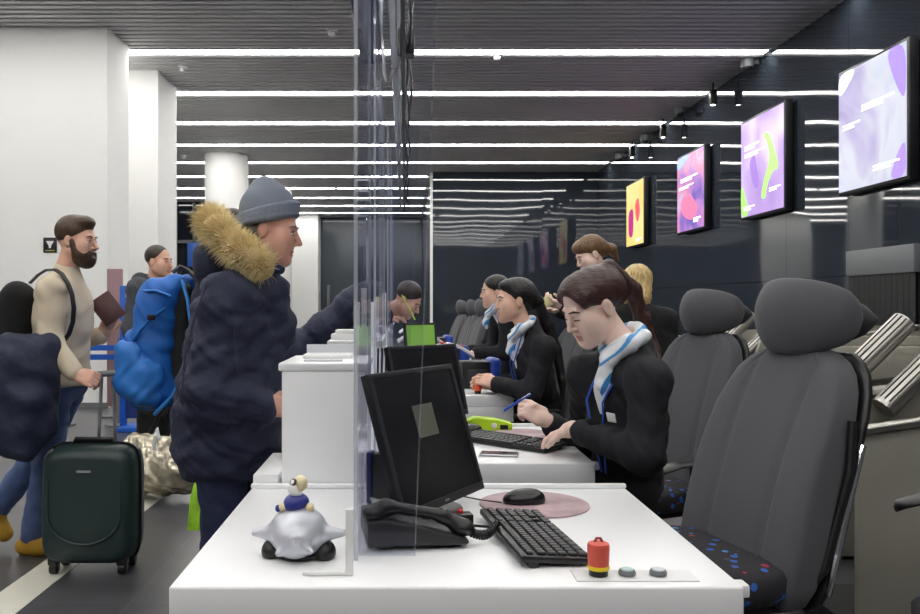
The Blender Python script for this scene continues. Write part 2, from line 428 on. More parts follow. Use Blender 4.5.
for px, py, lab in ((332, 30, 'white ceiling smoke detector nearest the hanging sign'), (183, 66, 'white ceiling smoke detector beside the square white pillar'), (184, 155, 'white ceiling smoke detector left of the round column'), (497, 54, 'white ceiling smoke detector over the agents, on the nearest light line'), (336, 186, 'small white ceiling smoke detector far down the hall')):
    Y = 3.5*FX/(VY-py); p = at(px, py, Y)
    t = thing('smoke_detector', lab, 'smoke detector', (p.x, p.y, CZ), group='smoke detectors on the slatted ceiling')
    MB().lathe([(.075, 0), (.075, -.025), (.05, -.03)], n=24).build('base', M['white_plastic'], t)
    MB().lathe([(.045, -.03), (.05, -.055), (.03, -.085), (.01, -.09)], n=20).build('sensor', M['white_plastic'], t)

# poster screens on the dark wall: picture is a pattern of soft colour fields, bars where lettering shows
def screen_mat(name, cols, strength, kind):
    m = bpy.data.materials.new(name); m.use_nodes = True; nt = m.node_tree; b = nt.nodes['Principled BSDF']
    tc = nt.nodes.new('ShaderNodeTexCoord'); mp = nt.nodes.new('ShaderNodeMapping'); mp.inputs['Location'].default_value = kind[3]
    nz = nt.nodes.new('ShaderNodeTexNoise'); nz.inputs['Scale'].default_value = kind[0]; nz.inputs['Detail'].default_value = kind[1]; nz.inputs['Distortion'].default_value = kind[2]
    rp = nt.nodes.new('ShaderNodeValToRGB'); el = rp.color_ramp.elements
    while len(el) < len(cols): el.new(.5)
    for e, (p, c_) in zip(el, cols): e.position = p; e.color = s2l(c_)
    nt.links.new(tc.outputs['Object'], mp.inputs['Vector']); nt.links.new(mp.outputs['Vector'], nz.inputs['Vector']); nt.links.new(nz.outputs['Fac'], rp.inputs['Fac'])
    nt.links.new(rp.outputs['Color'], b.inputs['Emission Color']); b.inputs['Emission Strength'].default_value = strength
    b.inputs['Base Color'].default_value = (.02, .02, .02, 1); b.inputs['Roughness'].default_value = .25
    return m
def poster(px0, px1, yt, yb, m, lab, bars, blobs):
    D = .13; X = WX-D
    Y0 = X*FX/(px1-VX); Y1 = X*FX/(px0-VX)
    zt = CAMZ-(yt-VY)*Y1/FX; zb = CAMZ-(yb-VY)*Y1/FX
    t = thing('poster_screen', lab, 'screen', (X, (Y0+Y1)/2, (zt+zb)/2), group='lit poster screens on the dark wall')
    hw, hh = (Y1-Y0)/2, (zt-zb)/2
    MB().box(.0, -hw-.035, -hh-.035, D-.03, hw+.035, hh+.035, .008).build('casing', M['black'], t)
    MB().box(D-.06, -hw*.5, -hh*.4, D, hw*.5, hh*.4).build('wall_mount', M['black'], t)
    MB().box(-.012, -hw, -hh, .002, hw, hh).build('picture', m, t)
    if blobs:
        for pts, col, st in blobs:
            for _ in range(2):                                            # round the corners of the shape
                pts = [q for a, b_ in zip(pts, pts[1:]+pts[:1]) for q in ((a[0]*.78+b_[0]*.22, a[1]*.78+b_[1]*.22), (a[0]*.22+b_[0]*.78, a[1]*.22+b_[1]*.78))]
            poly = [(u*hw, v*hh) for u, v in pts]
            mb = MB(); mb.prism([(-a, b_) for a, b_ in poly], .0, .003, M=Matrix(((0, 0, -1, -.0125), (1, 0, 0, 0), (0, 1, 0, 0), (0, 0, 0, 1))))
            mb.build('picture_shape', emis('picture_colour', col, st), t)
    for u0, u1, v0, v1 in bars:
        hb = MB(); vm = (v0+v1)/2; th = (v1-v0)*.30
        hb.box(-.0165, -u1*hw, (vm+.01)*hh, -.0125, -u0*hw, (vm+.01+th)*hh).box(-.0165, -(u0+(u1-u0)*.65)*hw, (vm-.015-th)*hh, -.0125, -u0*hw, (vm-.015)*hh)
        hb.build('headline_bar', emis('white_lettering', (255, 255, 255), 1.5), t)
# in picture coordinates u runs -1 (left edge as seen) to 1, v up
m1 = screen_mat('violet_picture', [(.30, (150, 128, 206)), (.44, (196, 184, 234)), (.58, (232, 236, 252)), (.75, (205, 214, 250))], .92, (1.1, 3, .6, (3, 1.2, 0)))
m2 = screen_mat('violet_green_picture', [(.3, (150, 108, 200)), (.52, (188, 152, 222)), (.75, (228, 214, 246))], 1.25, (1.0, 2, .3, (0, 4, 1)))
m3 = screen_mat('pink_blue_picture', [(.3, (112, 92, 190)), (.45, (190, 132, 206)), (.56, (226, 140, 180)), (.7, (205, 206, 246))], 1.25, (1.4, 3, .8, (8, 2, 0)))
m4 = screen_mat('yellow_picture', [(.3, (252, 216, 120)), (.6, (253, 234, 160)), (.8, (248, 190, 120))], 1.25, (1.2, 2, .4, (0, 0, 2)))
poster(840, 907, 76, 193, m1, 'largest lit poster screen, pale violet and white, nearest on the dark wall',
       [(-.25, .7, .22, .34), (-.85, -.3, .02, .12), (.1, .85, -.80, -.70)],
       [([(-1, .55), (-.35, 1), (-1, 1)], (225, 235, 252), .95), ([(.55, -1), (1, -1), (1, -.45), (.8, -.6)], (150, 120, 210), 1.1), ([(.45, 1), (1, 1), (1, .1), (.75, .4)], (140, 112, 205), 1.1)])
poster(742, 784, 125, 218, m2, 'violet lit poster screen with a bright green swirl, second nearest',
       [(-.8, -.1, .38, .50), (-.8, .2, .24, .32), (-.85, -.3, -.88, -.78), (.4, .9, -.62, -.54)],
       [([(-1, -1), (-.6, -1), (-.75, -.6), (-1, -.25)], (150, 215, 100), 1.1), ([(.1, .55), (.35, .6), (.75, .0), (.8, -.25), (.6, -.2), (.3, -.45), (.2, -.75), (0, -.7), (.15, -.35), (.45, .05), (.3, .4)], (160, 218, 110), 1.1), ([(-.6, .1), (-.3, .3), (-.1, -.4), (-.3, -.5)], (140, 104, 190), 1.0)])
poster(678, 704, 160, 233, m3, 'pink and blue lit poster screen, third along the dark wall',
       [(-.7, .6, .30, .42), (-.85, .3, .12, .2), (.3, .8, -.85, -.7)],
       [([(-1, .6), (.2, 1), (-1, 1)], (150, 170, 240), 1.1), ([(-.8, -.2), (-.1, .05), (.7, -.5), (.2, -.8), (-.5, -.6)], (216, 110, 150), 1.1)])
poster(627, 643.5, 187, 247, m4, 'yellow lit poster screen with magenta shapes, farthest on the dark wall',
       [(.2, .8, -.9, -.82)],
       [([(-.75, .1), (-.1, .25), (-.15, -.75), (-.7, -.7)], (170, 40, 120), 1.0), ([(.1, .35), (.5, .5), (.7, .0), (.4, -.35), (.15, -.1)], (225, 80, 90), 1.2)])

# baggage opening with black strip curtain in the dark wall
t = thing('baggage_curtain_opening', 'black rubber strip curtain under a grey hood on the glossy dark wall', 'baggage opening', (WX, 8.65, 0))
MB().box(-.10, -.62, 1.62, -.005, .62, 1.90, .01).build('hood', M['grey_plastic'], t)
for k in range(12):
    MB().box(-.07, -.6+k*.1, .5, -.06+random.uniform(0, .01), -.505+k*.1, 1.62).build('curtain_strip', M['black'], t)
MB().box(-.04, -.6, .5, -.005, .6, 1.62).build('opening', M['black_matt'], t)

# overhead sign and service rail above the counters
t = thing('hanging_sign', 'navy blue overhead sign board hanging above the acrylic screen', 'sign', (-.15, 3.35, 2.4))
MB().box(-.05, -.5, 0, .05, .42, .34, .006).build('sign_board', M['navy_gloss'], t)
for yy, zz in ((-.25, .09), (-.05, .12), (.12, .07)):
    MB().box(-.053, yy, zz, -.0495, yy+.1, zz+.1, .001).build('white_symbol', M['white_plastic'], t)
for yy in (-.35, .3): MB().tube([(0, yy, .33), (0, yy, 2.4)], .006, 8).build('hanger', M['alu'], t)
t = thing('service_rail', 'metal service rail with black cables running along above the acrylic screens', 'rail', (-.03, 2.5, 2.42))
MB().box(-.035, 0, 0, -.005, 7.5, .035, .004).build('rail', M['alu'], t)
MB().box(.012, 0, .01, .032, 7.5, .03, .004).build('lower_rail', M['grey_plastic'], t)
for k in range(4):
    pts = [(.02+.012*k+.012*math.sin(j*.9+k*2), j*.25, .05+.02*k+.014*math.sin(j*1.3+k)) for j in range(31)]
    MB().tube(pts, .008, 8).build('cable', M['black'], t)
for k in range(5):
    MB().tube([(-.02, .6+k*1.5, .03), (-.02, .6+k*1.5, 2.4)], .008, 8).build('hanger', M['grey_plastic'], t)
t = thing('rail_box', 'small black box clipped under the service rail, cable looping out', 'junction box', at(406, 46, 3.9)+Vector((0, 0, -.0)))
MB().box(-.04, -.05, -.05, .04, .05, .07, .008).build('box', M['black'], t)
MB().tube([(-.03, 0, -.05), (-.06, .02, -.13), (-.09, .02, -.16), (-.11, .0, -.08), (-.12, .0, .04)], .012, 10).build('cable_loop', M['white_plastic'], t)

# small black sign on the white wall
p = at(50, 245, 10.39); t = thing('wall_sign', 'small black pictogram sign on the white wall behind the walking man', 'sign', (p.x, 10.4, p.z))
MB().box(-.085, -.012, -.095, .085, 0, .095, .004).build('plate', M['black'], t)
MB().prism([(-.05, .05), (.05, .05), (.015, -.01), (.012, -.04), (-.012, -.04), (-.015, -.01)], .0125, .0145, M=Matrix.Rotation(PI/2, 4, 'X')).build('pictogram', M['white_plastic'], t)
MB().box(-.06, -.0145, -.078, .06, -.012, -.062).build('caption_bar', mat('dull_yellow', (150, 150, 90), .5), t)
# ================================================================ DESKS, COUNTERS, SCREENS
DZ = .75
def desk(Y0, label):
    t = thing('check_in_desk', label, 'desk', (.1005, Y0, 0), 0, 'white check-in desks in a row')
    hx = .5625; D = .88
    MB().box(-hx, 0, DZ-.075, hx, D, DZ, .006, 3).build('desktop', M['white_gloss'], t)
    MB().box(-hx, .004, .02, .12, .03, DZ-.166, .004).build('front_panel', M['white_gloss'], t)
    MB().box(-hx+.02, .03, .02, -.1, D-.02, DZ-.075).build('cabinet', M['white_gloss'], t)
    MB().box(-hx, 0, DZ-.165, hx, .024, DZ-.0755, .003).build('apron', M['white_gloss'], t)
    MB().box(-hx, D-.02, DZ, hx+.0, D, DZ+.013, .003).build('back_lip', M['white_gloss'], t)
    MB().box(hx-.012, .02, DZ-.03, hx+.02, .06, DZ-.004, .005).build('edge_stop', M['white_plastic'], t)
    return t
desk(1.61, 'nearest white check-in desk with the silver toy and desk phone on it')
desk(2.87, 'white check-in desk where the brown-haired agent writes')
desk(5.04, 'white check-in desk where the black-haired agent clasps her hands')
desk(6.30, 'white check-in desk with a paper-topped printer, beyond the black-haired agent')
desk(8.48, 'farthest white check-in desk, beyond the third agent')

def counter(Y0, L, label):
    t = thing('tall_counter', label, 'counter', (-.247, Y0, 0), 0, 'tall white customer counters')
    MB().box(-.126, 0, 0, .126, L, 1.10, .004).build('counter_body', M['white_gloss'], t)
    MB().box(-.136, -.004, 1.10, .136, L+.004, 1.125, .006, 3).build('counter_top', M['white_gloss'], t)
    MB().prism([(-.213, 0), (-.136, 0), (-.136, L), (-.213, L), (-.213, .06)], .70, .787, .004).build('bag_shelf', M['white_gloss'], t)
    return t
# tall block lies on the customer side of desk two; the desks' own tops stop short of it
counter(2.495, .37, 'nearest tall white counter, in front of the man in the grey hat')
counter(4.05, .90, 'second tall white counter, beyond the man in the grey hat')
counter(5.93, .36, 'third tall white counter, where the bending man leans')
counter(7.30, 1.0, 'farthest tall white counter in the row')

# clear acrylic sheets
def screen(Y0, L, z0, label, fin=True, x=-.106):
    t = thing('acrylic_screen', label, 'screen', (x, Y0, z0), 0, 'clear acrylic screens along the counters')
    H = 2.42-z0
    MB().box(-.004, 0, 0, .004, L, H).build('sheet', M['acrylic'], t, 0)
    MB().box(-.0042, -.003, 0, .0042, 0, H).build('polished_edge', M['acrylic_edge'], t, 0)
    MB().box(-.0042, L, 0, .0042, L+.003, H).build('polished_edge', M['acrylic_edge'], t, 0)
    if fin:
        a, b_ = .126, .19
        mb = MB(); mb.prism([(.006, 0), (a, 0), (b_, H), (.006, H)], .03, .036, M=Matrix(((1, 0, 0, 0), (0, 0, 1, 0), (0, 1, 0, 0), (0, 0, 0, 1))))
        mb.build('return_sheet', M['acrylic'], t, 0)
        mb = MB(); mb.prism([(a, 0), (a+.003, 0), (b_+.003, H), (b_, H)], .03, .036, M=Matrix(((1, 0, 0, 0), (0, 0, 1, 0), (0, 1, 0, 0), (0, 0, 0, 1))))
        mb.build('polished_edge', clear('soft_edge', (.95, .95, .98), 1, .08), t, 0)
    return t
screen(1.775, .69, DZ+.001, 'nearest clear acrylic screen standing on the front desk behind the silver toy')
screen(2.90, .82, DZ+.001, 'clear acrylic screen beside the second monitor', False)
screen(4.08, .86, 1.126, 'clear acrylic screen on the second tall counter', False, -.124)
screen(5.06, .82, DZ+.001, 'clear acrylic screen beside the green monitor')
screen(6.32, .82, DZ+.001, 'clear acrylic screen before the bending man', False)
screen(7.4, .9, 1.126, 'farthest clear acrylic screen, near the dark end wall', False, -.124)

# white support brackets of the sheets
def bracket(x, Y, z0, h, label, foot=.10, w=.013):
    t = thing('screen_bracket', label, 'bracket', (x, Y, z0), 0, 'white screen brackets')
    MB().box(-w, 0, 0, w*.2, .02, h, .002).build('upright', M['white_plastic'], t)
    MB().box(-foot, 0, 0, -w, .02, .008, .002).build('foot', M['white_plastic'], t)
    return t
bracket(-.108, 1.672, DZ+.001, .135, 'white L-shaped bracket on the front desk beside the silver toy')
for k, (px, yt, Y, w) in enumerate(((357, 302, 3.05, .011), (364, 288, 3.4, .011), (372.5, 302, 4.15, .014), (377, 297, 4.9, .014), (384, 293, 5.3, .018), (392, 312, 6.5, .018), (397, 309, 7.6, .02))):
    x = min((px-VX)*Y/FX, -.140); zt = CAMZ-(yt-VY)*Y/FX
    z0 = 1.126 if (4.05 < Y < 4.95 or 7.3 < Y < 8.3) else DZ+.001
    t = thing('screen_bracket', ('white upright screen bracket, '+['first', 'second', 'third', 'fourth', 'fifth', 'sixth', 'farthest'][k]+' in the row above the tall counters'), 'bracket', (x, Y, z0), 0, 'white screen brackets')
    MB().box(-w, 0, 0, w, .03, zt-z0, .002).build('upright', M['white_plastic'], t)
    MB().box(-w*2.2, -.005, 0, w*2.2, .05, .01, .002).build('foot', M['white_plastic'], t)

# ================================================================ DESK EQUIPMENT
M['screen_off'] = mat('dark_screen', (20, 20, 23), .22, spec=.5)
M['charcoal'] = mat('charcoal_plastic', (40, 40, 43), .42)
def monitor(label, c, rz, tilt, w, h, scr=None, zb=DZ, base=True, lift=0):
    """c = middle of the lower edge of the panel; the desk top is at zb"""
    t = thing('monitor', label, 'monitor', (c[0], c[1], zb), rz, 'black desk monitors')
    Mx = Matrix.Translation((0, 0, c[2]-zb)) @ Matrix.Rotation(-tilt, 4, 'X')
    MB().box(-w/2, 0, 0, w/2, .022, h, .004, M=Mx).box(-w*.36, .02, h*.12, w*.36, .05, h*.85, .012, M=Mx).build('casing', M['black'], t)
    MB().box(-w/2+.016, -.0015, .022, w/2-.016, .002, h-.014, M=Mx).build('screen', scr or M['screen_off'], t, 0)
    bz = MB(); b = .015
    bz.box(-w/2, -.004, 0, w/2, .001, .021, .002, M=Mx).box(-w/2, -.004, h-b, w/2, .001, h, .002, M=Mx).box(-w/2, -.004, .021, -w/2+b, .001, h-b, M=Mx).box(w/2-b, -.004, .021, w/2, .001, h-b, M=Mx)
    bz.build('bezel', M['charcoal'], t)
    MB().box(-.012, -.0048, .007, .012, -.003, .013, M=Mx).build('maker_mark', M['grey_plastic'], t)
    if base:
        p = Mx @ Vector((0, .045, h*.35))
        MB().tube([p, (0, p.y+.025, (c[2]-zb)*.6+.02), (0, p.y+.02, .012)], [.03, .026, .03], 16, flat=.6).build('stand_neck', M['black'], t)
        MB().prism([(.135*math.cos(a)*1.0, p.y+.0+.105*math.sin(a)) for a in [2*PI*k/28 for k in range(28)]], .001, .016, .006).build('stand_base', M['charcoal'], t); sub(t, 'stand_base', 'stand_neck')
    sub(t, 'maker_mark', 'bezel')
    return t
mon = monitor('large black monitor with an olive rectangle on its screen, on the front desk', (.108, 2.115, .790), R(58.5), R(17), .425, .358)
Mx = Matrix.Translation((0, 0, .040)) @ Matrix.Rotation(-R(17), 4, 'X')
MB().box(-.052, -.0025, .178, .048, -.0016, .262, M=Mx).build('olive_rectangle', mat('dull_olive', (92, 96, 84), .6), mon)  # flat dull olive rectangle on the screen
monitor('black monitor behind the nearest one, at the second desk', (.125, 3.42, .83), R(44), R(14), .41, .31)
monitor('small monitor with a bright green screen at the third desk', (.115, 5.62, .98), R(28), R(8), .25, .20, emis('green_screen', (104, 146, 62), .62))

def keyboard(label, x, y, rz, w=.43, d=.155, zb=DZ):
    t = thing('keyboard', label, 'keyboard', (x, y, zb+.002), rz, 'black keyboards')
    T = Matrix.Rotation(R(4), 4, 'X')
    MB().box(-w/2, -d/2, .002, w/2, d/2, .017, .004, M=Matrix.Translation((0, 0, .004)) @ T).build('keyboard_case', M['black'], t)
    ks = MB(); kw = w-.02
    rws = [(d/2-.022, .016, 15), (d/2-.048, .021, 15), (d/2-.071, .021, 14), (d/2-.094, .021, 13), (d/2-.117, .021, 12), (d/2-.140, .021, 8)]
    for yy, kd, n in rws:
        a = kw*.66
        for i in range(n):
            x0 = -kw/2+a*i/n
            ks.box(x0+.001, yy-kd/2+.001, .016, x0+a/n-.0015, yy+kd/2-.0015, .0235, .002, 1, M=Matrix.Translation((0, 0, .004)) @ T)
        for i in range(3):
            x0 = -kw/2+kw*.69+kw*.10/3*i*1.05
            if yy > -.02 or (i == 1 and yy < -.03) or yy < -.055: ks.box(x0, yy-kd/2+.001, .016, x0+kw*.032, yy+kd/2-.0015, .0235, .002, 1, M=Matrix.Translation((0, 0, .004)) @ T)
        for i in range(4):
            x0 = -kw/2+kw*.815+kw*.185*i/4
            ks.box(x0+.001, yy-kd/2+.001, .016, x0+kw*.185/4-.0015, yy+kd/2-.0015, .0235, .002, 1, M=Matrix.Translation((0, 0, .004)) @ T)
    ks.build('keys', M['charcoal'], t)
    MB().box(-.2, -d/2+.02, .0, .2, -d/2+.04, .008).box(-.2, d/2-.04, .0, .2, d/2-.02, .01).build('rubber_feet', M['black'], t)
    return t
keyboard('black keyboard on the front desk beside the phone', .292, 1.925, R(97), w=.405)
keyboard('black keyboard under the hands of the brown-haired agent', .415, 3.25, R(-44), w=.43)

def mouse(label, x, y, rz, zb):
    t = thing('computer_mouse', label, 'mouse', (x, y, zb), rz, 'black computer mice')
    sdf_part = sdf('mouse_body', [E((0, 0, .008), (.06, .033, .03), k=.004), E((.02, 0, .014), (.036, .03, .022), k=.01), B((0, 0, -.03), (.1, .1, .03), .001, k=.004, sub=True)], .002, mat('glossy_black', (18, 18, 20), .22))
    sdf_part.parent = t
    MB().tube([(-.040, 0, .027), (-.030, 0, .031), (-.02, 0, .034)], .004, 8).build('scroll_wheel', M['grey_plastic'], t)
    return t
def pad(label, x, y, r, m, ry=None):
    o = MB().prism([(r*math.cos(2*PI*k/48), (ry or r)*math.sin(2*PI*k/48)) for k in range(48)], 0, .004, .001).build('mouse_pad', m, None, loc=(x, y, DZ+.0005))
    return tag(o, label, 'mouse pad', 'round mouse pads')
mp = mat('rose_grey_mouse_pad', (170, 146, 150), .7, var=(9, .35))
pad('pale rose patterned mouse pad on the front desk', .355, 2.27, .150, mp)
pad('pale rose mouse pad under the hands of the brown-haired agent', .50, 3.52, .125, mp)
mouse('black mouse on the rose mouse pad of the front desk', .328, 2.275, R(8), DZ+.005)
mouse('black mouse at the second desk, beside the second monitor', .275, 3.55, R(10), DZ+.0005)
for lab, pts in (('thin black mouse cable running from the front desk mouse to the monitor', [(.266, 2.27, .757), (.22, 2.30, .755), (.16, 2.36, .754), (.10, 2.38, .754), (.03, 2.36, .754)]),):
    tag(MB().tube(pts, .0022, 6).build('mouse_cable', M['black']), lab, 'cable')

# desk phone: body wedge, cradle, handset lying along it, coiled cord
def phone(x, y, rz):
    t = thing('desk_phone', 'black desk phone with coiled cord on the front desk by the acrylic screen', 'phone', (x, y, DZ+.001), rz)
    side = [(-.115, .012), (.115, .008), (.118, .018), (.02, .050), (-.07, .070), (-.115, .066)]
    MB().prism(side, -.085, .085, .006, M=Matrix(((1, 0, 0, 0), (0, 0, 1, 0), (0, 1, 0, 0), (0, 0, 0, 1)))).build('phone_body', M['charcoal'], t)
    MB().box(-.09, -.07, 0, -.05, .07, .03, .008).box(.04, -.06, 0, .09, .06, .014, .004).build('foot', M['black'], t)
    h = sdf('handset', [K((-.10, -.05, .082), (-.07, -.05, .090), .018, .018, .012), K((-.07, -.05, .094), (.06, -.05, .070), .0135, .0135, .02), K((.06, -.05, .066), (.11, -.05, .042), .015, .018, .014),
             E((-.095, -.05, .078), (.027, .024, .017), k=.01), E((.108, -.05, .038), (.027, .024, .017), k=.012)], .003, M['black']); h.parent = t
    ks = MB(); n = Vector((.04, 0, .085)).normalized()
    Rk = Matrix.Translation((-.02, .03, .062)) @ Matrix.Rotation(R(14), 4, 'Y')
    for i in range(4):
        for j in range(3): ks.box(-.02+i*.022, -.025+j*.022, 0, -.005+i*.022, -.010+j*.022, .006, .002, 1, M=Rk)
    ks.build('keypad', M['grey_plastic'], t)
    MB().box(-.075, -.02, 0, -.035, .055, .004, M=Rk).build('display', mat('phone_display', (60, 68, 66), .3), t)
    pts = []
    N = 300
    for k in range(N):
        u = k/(N-1); base = Vector((.118, -.04, .03)).lerp(Vector((.205, -.005, .02)), u)+Vector((0, -.035*math.sin(PI*u), -.012*math.sin(PI*u)+.02*u))
        a = u*2*PI*15; pts.append(base+Vector((.0, math.cos(a)*.0085, math.sin(a)*.0085)))
    MB().tube([(.108, -.05, .045)]+pts+[(.20, .03, .015), (.15, .09, .006), (.07, .1, .006)], .0034, 6).build('coiled_cord', M['black'], t)
    sub(t, 'keypad', 'phone_body'); sub(t, 'display', 'phone_body'); sub(t, 'foot', 'phone_body')
    return t
phone(.018, 1.925, R(8))

# blue document printer behind the phone, black card box with red dot
def blue_printer(label, x, y, rz, s=1.0, zb=DZ, paper=True):
    t = thing('document_printer', label, 'printer', (x, y, zb+.001), rz, 'blue and black document printers')
    side = [(-.10*s, 0), (.10*s, 0), (.10*s, .03*s), (.02*s, .10*s), (-.05*s, .17*s), (-.10*s, .17*s)]
    X = Matrix(((1, 0, 0, 0), (0, 0, 1, 0), (0, 1, 0, 0), (0, 0, 0, 1)))
    MB().prism(side, -.055*s, .055*s, .008*s, M=X).build('printer_body', M['black'], t)
    MB().prism([(q[0]*1.03, q[1]*1.03) for q in side], -.075*s, -.0555*s, .006*s, M=X).prism([(q[0]*1.03, q[1]*1.03) for q in side], .0555*s, .075*s, .006*s, M=X).build('side_cover', M['navy_gloss'], t)
    if paper:
        pts = [[(-.09*s+.04*s*k, yy, .175*s+.035*s*math.sin(k*.7)-.012*k*s) for yy in (-.05*s, .05*s)] for k in range(-3, 4)]
        pts2 = [[(a[0], a[1], a[2]+.012*s) for a in r] for r in pts]
        mb = MB(); mb.loft([[r[0], r[1], q[1], q[0]] for r, q in zip(pts, pts2)]); mb.build('paper_roll', M['white_plastic'], t)
        MB().box(-.03*s, -.045*s, .205*s, -.005*s, .0*s, .228*s, .004).build('red_sticker', mat('red_label', (190, 40, 40), .5), t)
    return t
blue_printer('blue wedge-shaped printer behind the phone on the front desk', -.030, 2.345, R(78), .82, paper=False)
t = thing('card_reader', 'small black box with a red dot beside the front desk phone', 'card reader', (.135, 2.02, DZ+.001), R(10))
MB().box(-.03, -.02, 0, .03, .02, .04, .005).build('reader_body', M['black'], t)
MB().lathe([(.007, .0), (.007, .006), (.004, .009)], (-.0, 0, .0405), 14).build('red_dot', mat('red_dot', (200, 50, 45), .4), t)
def pass_printer(label, x, y, rz, s, zb=DZ):
    t = thing('boarding_pass_printer', label, 'printer', (x, y, zb+.001), rz, 'blue and black boarding pass printers')
    MB().box(-.13*s, -.08*s, 0, .05*s, .08*s, .17*s, .012*s).build('printer_body', M['black'], t)
    MB().box(.045*s, -.085*s, .0, .12*s, .085*s, .19*s, .028*s, 4).build('front_cover', mat('royal_blue_cover', (36, 66, 158), .35), t)
    MB().box(-.10*s, -.082*s, .03*s, .03*s, -.079*s, .12*s, .002).build('side_vent', M['charcoal'], t)
    pts = []
    for k in range(9):
        u = k/8; pts.append((-.05*s-.30*s*u, .17*s+.10*s*math.sin(PI*.8*u+.25)))
    mb = MB(); mb.loft([[(a, -.065*s, b_), (a, .065*s, b_), (a, .065*s, b_+.016*s), (a, -.065*s, b_+.016*s)] for a, b_ in pts]); mb.build('paper_fanfold', M['white_plastic'], t)
    for k in (2, 5): MB().box(pts[k][0]-.02*s, -.05*s, pts[k][1]+.012*s, pts[k][0]+.012*s, .02*s, pts[k][1]+.022*s, .002).build('red_sticker', mat('red_label', (190, 40, 40), .5), t)
    return t
for lab, x, y, s in (('blue-sided printer with paper by the clasped hands of the black-haired agent', .50, 5.50, 1.05), ('blue-sided printer with a white paper roll at the fourth desk', .36, 6.60, 1.2), ('farthest blue-sided printer in the row', .36, 8.85, 1.2)):
    pass_printer(lab, x, y, R(8), s)

# emergency stop and push buttons set in the desk front edge
t = thing('emergency_stop', 'red emergency stop button with yellow collar on the front desk', 'stop button', (.392, 1.672, DZ+.0035))
MB().lathe([(.019, 0), (.019, .012)], n=24).build('button_base', M['black'], t)
MB().lathe([(.0215, .012), (.0225, .016), (.0215, .02)], n=24).build('collar', mat('yellow_collar', (236, 206, 40), .4), t)
MB().lathe([(.0205, .02), (.0215, .03), (.0225, .058), (.021, .064), (.013, .067)], n=32).build('red_cap', mat('red_cap', (214, 92, 78), .45), t)
MB().tube([(-.008, 0, .066), (-.004, 0, .074), (.004, 0, .074), (.008, 0, .066)], .0028, 8).build('loop', mat('red_loop', (150, 50, 45), .4), t)
t = thing('button_plate', 'brushed plate let into the front edge of the front desk under the buttons', 'plate', (.456, 1.672, DZ+.0005))
MB().box(-.115, -.035, 0, .13, .032, .0025, .001, 1).build('plate', mat('satin_plate', (222, 222, 224), .35, .1), t)
for lab, x, col in (('round push button with a pale green cap next to the red stop button', .450, (178, 206, 200)), ('round push button with a pale grey cap, farther from the red stop button', .513, (206, 210, 214))):
    t = thing('push_button', lab, 'button', (x, 1.672, DZ+.0035), 0, 'push buttons on the front desk')
    MB().lathe([(.0165, 0), (.0175, .005), (.015, .0105)], n=24).build('ring', M['grey_plastic'], t)
    MB().lathe([(.013, .010), (.012, .0125)], n=24).build('cap', mat('button_cap', col, .4), t)
t = thing('emergency_stop', 'tiny red stop button on the desk edge under the black-haired agent', 'stop button', (.45, 5.10, DZ+.001))
MB().lathe([(.02, 0), (.02, .02)], n=16).build('button_base', M['black'], t)
MB().lathe([(.024, .02), (.026, .06), (.014, .066)], n=20).build('red_cap', mat('orange_red_cap', (225, 85, 55), .4), t)

# silver toy aeroplane with a little pilot
t = thing('toy_figurine', 'silver ceramic toy aeroplane with a small pilot in blue, on the front desk', 'figurine', (-.232, 1.80, DZ+.001), R(-6))
sv = mat('silver_glaze', (196, 198, 207), .3, .3)
o = sdf('plane_body', [E((0, 0, .055), (.064, .058, .056), k=.01), E((0, -.045, .047), (.040, .030, .036), k=.02), K((-.04, 0, .052), (-.097, -.005, .050), .024, .007, .012), K((.04, 0, .052), (.098, -.005, .056), .022, .008, .012),
      K((.012, -.055, .05), (.012, -.078, .062), .011, .005, .01), K((-.005, -.06, .035), (-.026, -.073, .028), .012, .007, .012), K((.026, -.06, .036), (.042, -.064, .032), .010, .006, .01)], .002, sv); o.parent = t
o = sdf('black_base', [E((-.058, .0, .012), (.024, .03, .026), k=.01), E((.058, .0, .012), (.024, .03, .026), k=.01), E((0, .005, .004), (.05, .045, .012), k=.01), B((0, 0, -.03), (.2, .2, .03), .001, k=.003, sub=True)], .0025, M['black']); o.parent = t
cream = mat('cream_glaze', (226, 212, 170), .3); nv = mat('cobalt_glaze', (38, 48, 132), .3)
o = sdf('pilot_body', [E((-.004, 0, .120), (.027, .024, .020), k=.01), E((-.012, -.004, .113), (.02, .022, .014), k=.01)], .002, nv); o.parent = t
for c_, r_ in (((-.030, -.01, .110), (.012, .012, .010)), ((.026, -.006, .108), (.010, .01, .012))):
    o = sdf('pilot_arm', [E(c_, r_, k=.008)], .002, cream); o.parent = t
o = sdf('pilot_collar', [E((-.003, -.006, .140), (.013, .012, .008), k=.008), E((-.010, -.014, .150), (.011, .008, .012), k=.006)], .002, M['white_plastic']); o.parent = t
o = sdf('pilot_head', [E((.004, .0, .160), (.0155, .0155, .0175), k=.008)], .002, cream); o.parent = t
MB().lathe([(.0085, 0), (.0085, .004), (.006, .005)], n=18, M=Matrix.Translation((-.008, -.012, .164)) @ Matrix.Rotation(R(62), 4, 'X') @ Matrix.Rotation(R(-30), 4, 'Y')).build('goggle_rim', M['charcoal'], t)
MB().lathe([(.0062, .0045), (.004, .0058)], n=18, M=Matrix.Translation((-.008, -.012, .164)) @ Matrix.Rotation(R(62), 4, 'X') @ Matrix.Rotation(R(-30), 4, 'Y')).build('goggle_lens', M['white_plastic'], t)
MB().ell((-.043, -.012, .107), (.006, .006, .008)).build('mitten', nv, t)
for n_ in ('pilot_arm', 'pilot_collar', 'pilot_head', 'goggle_rim', 'goggle_lens', 'mitten'): sub(t, n_, 'pilot_body')

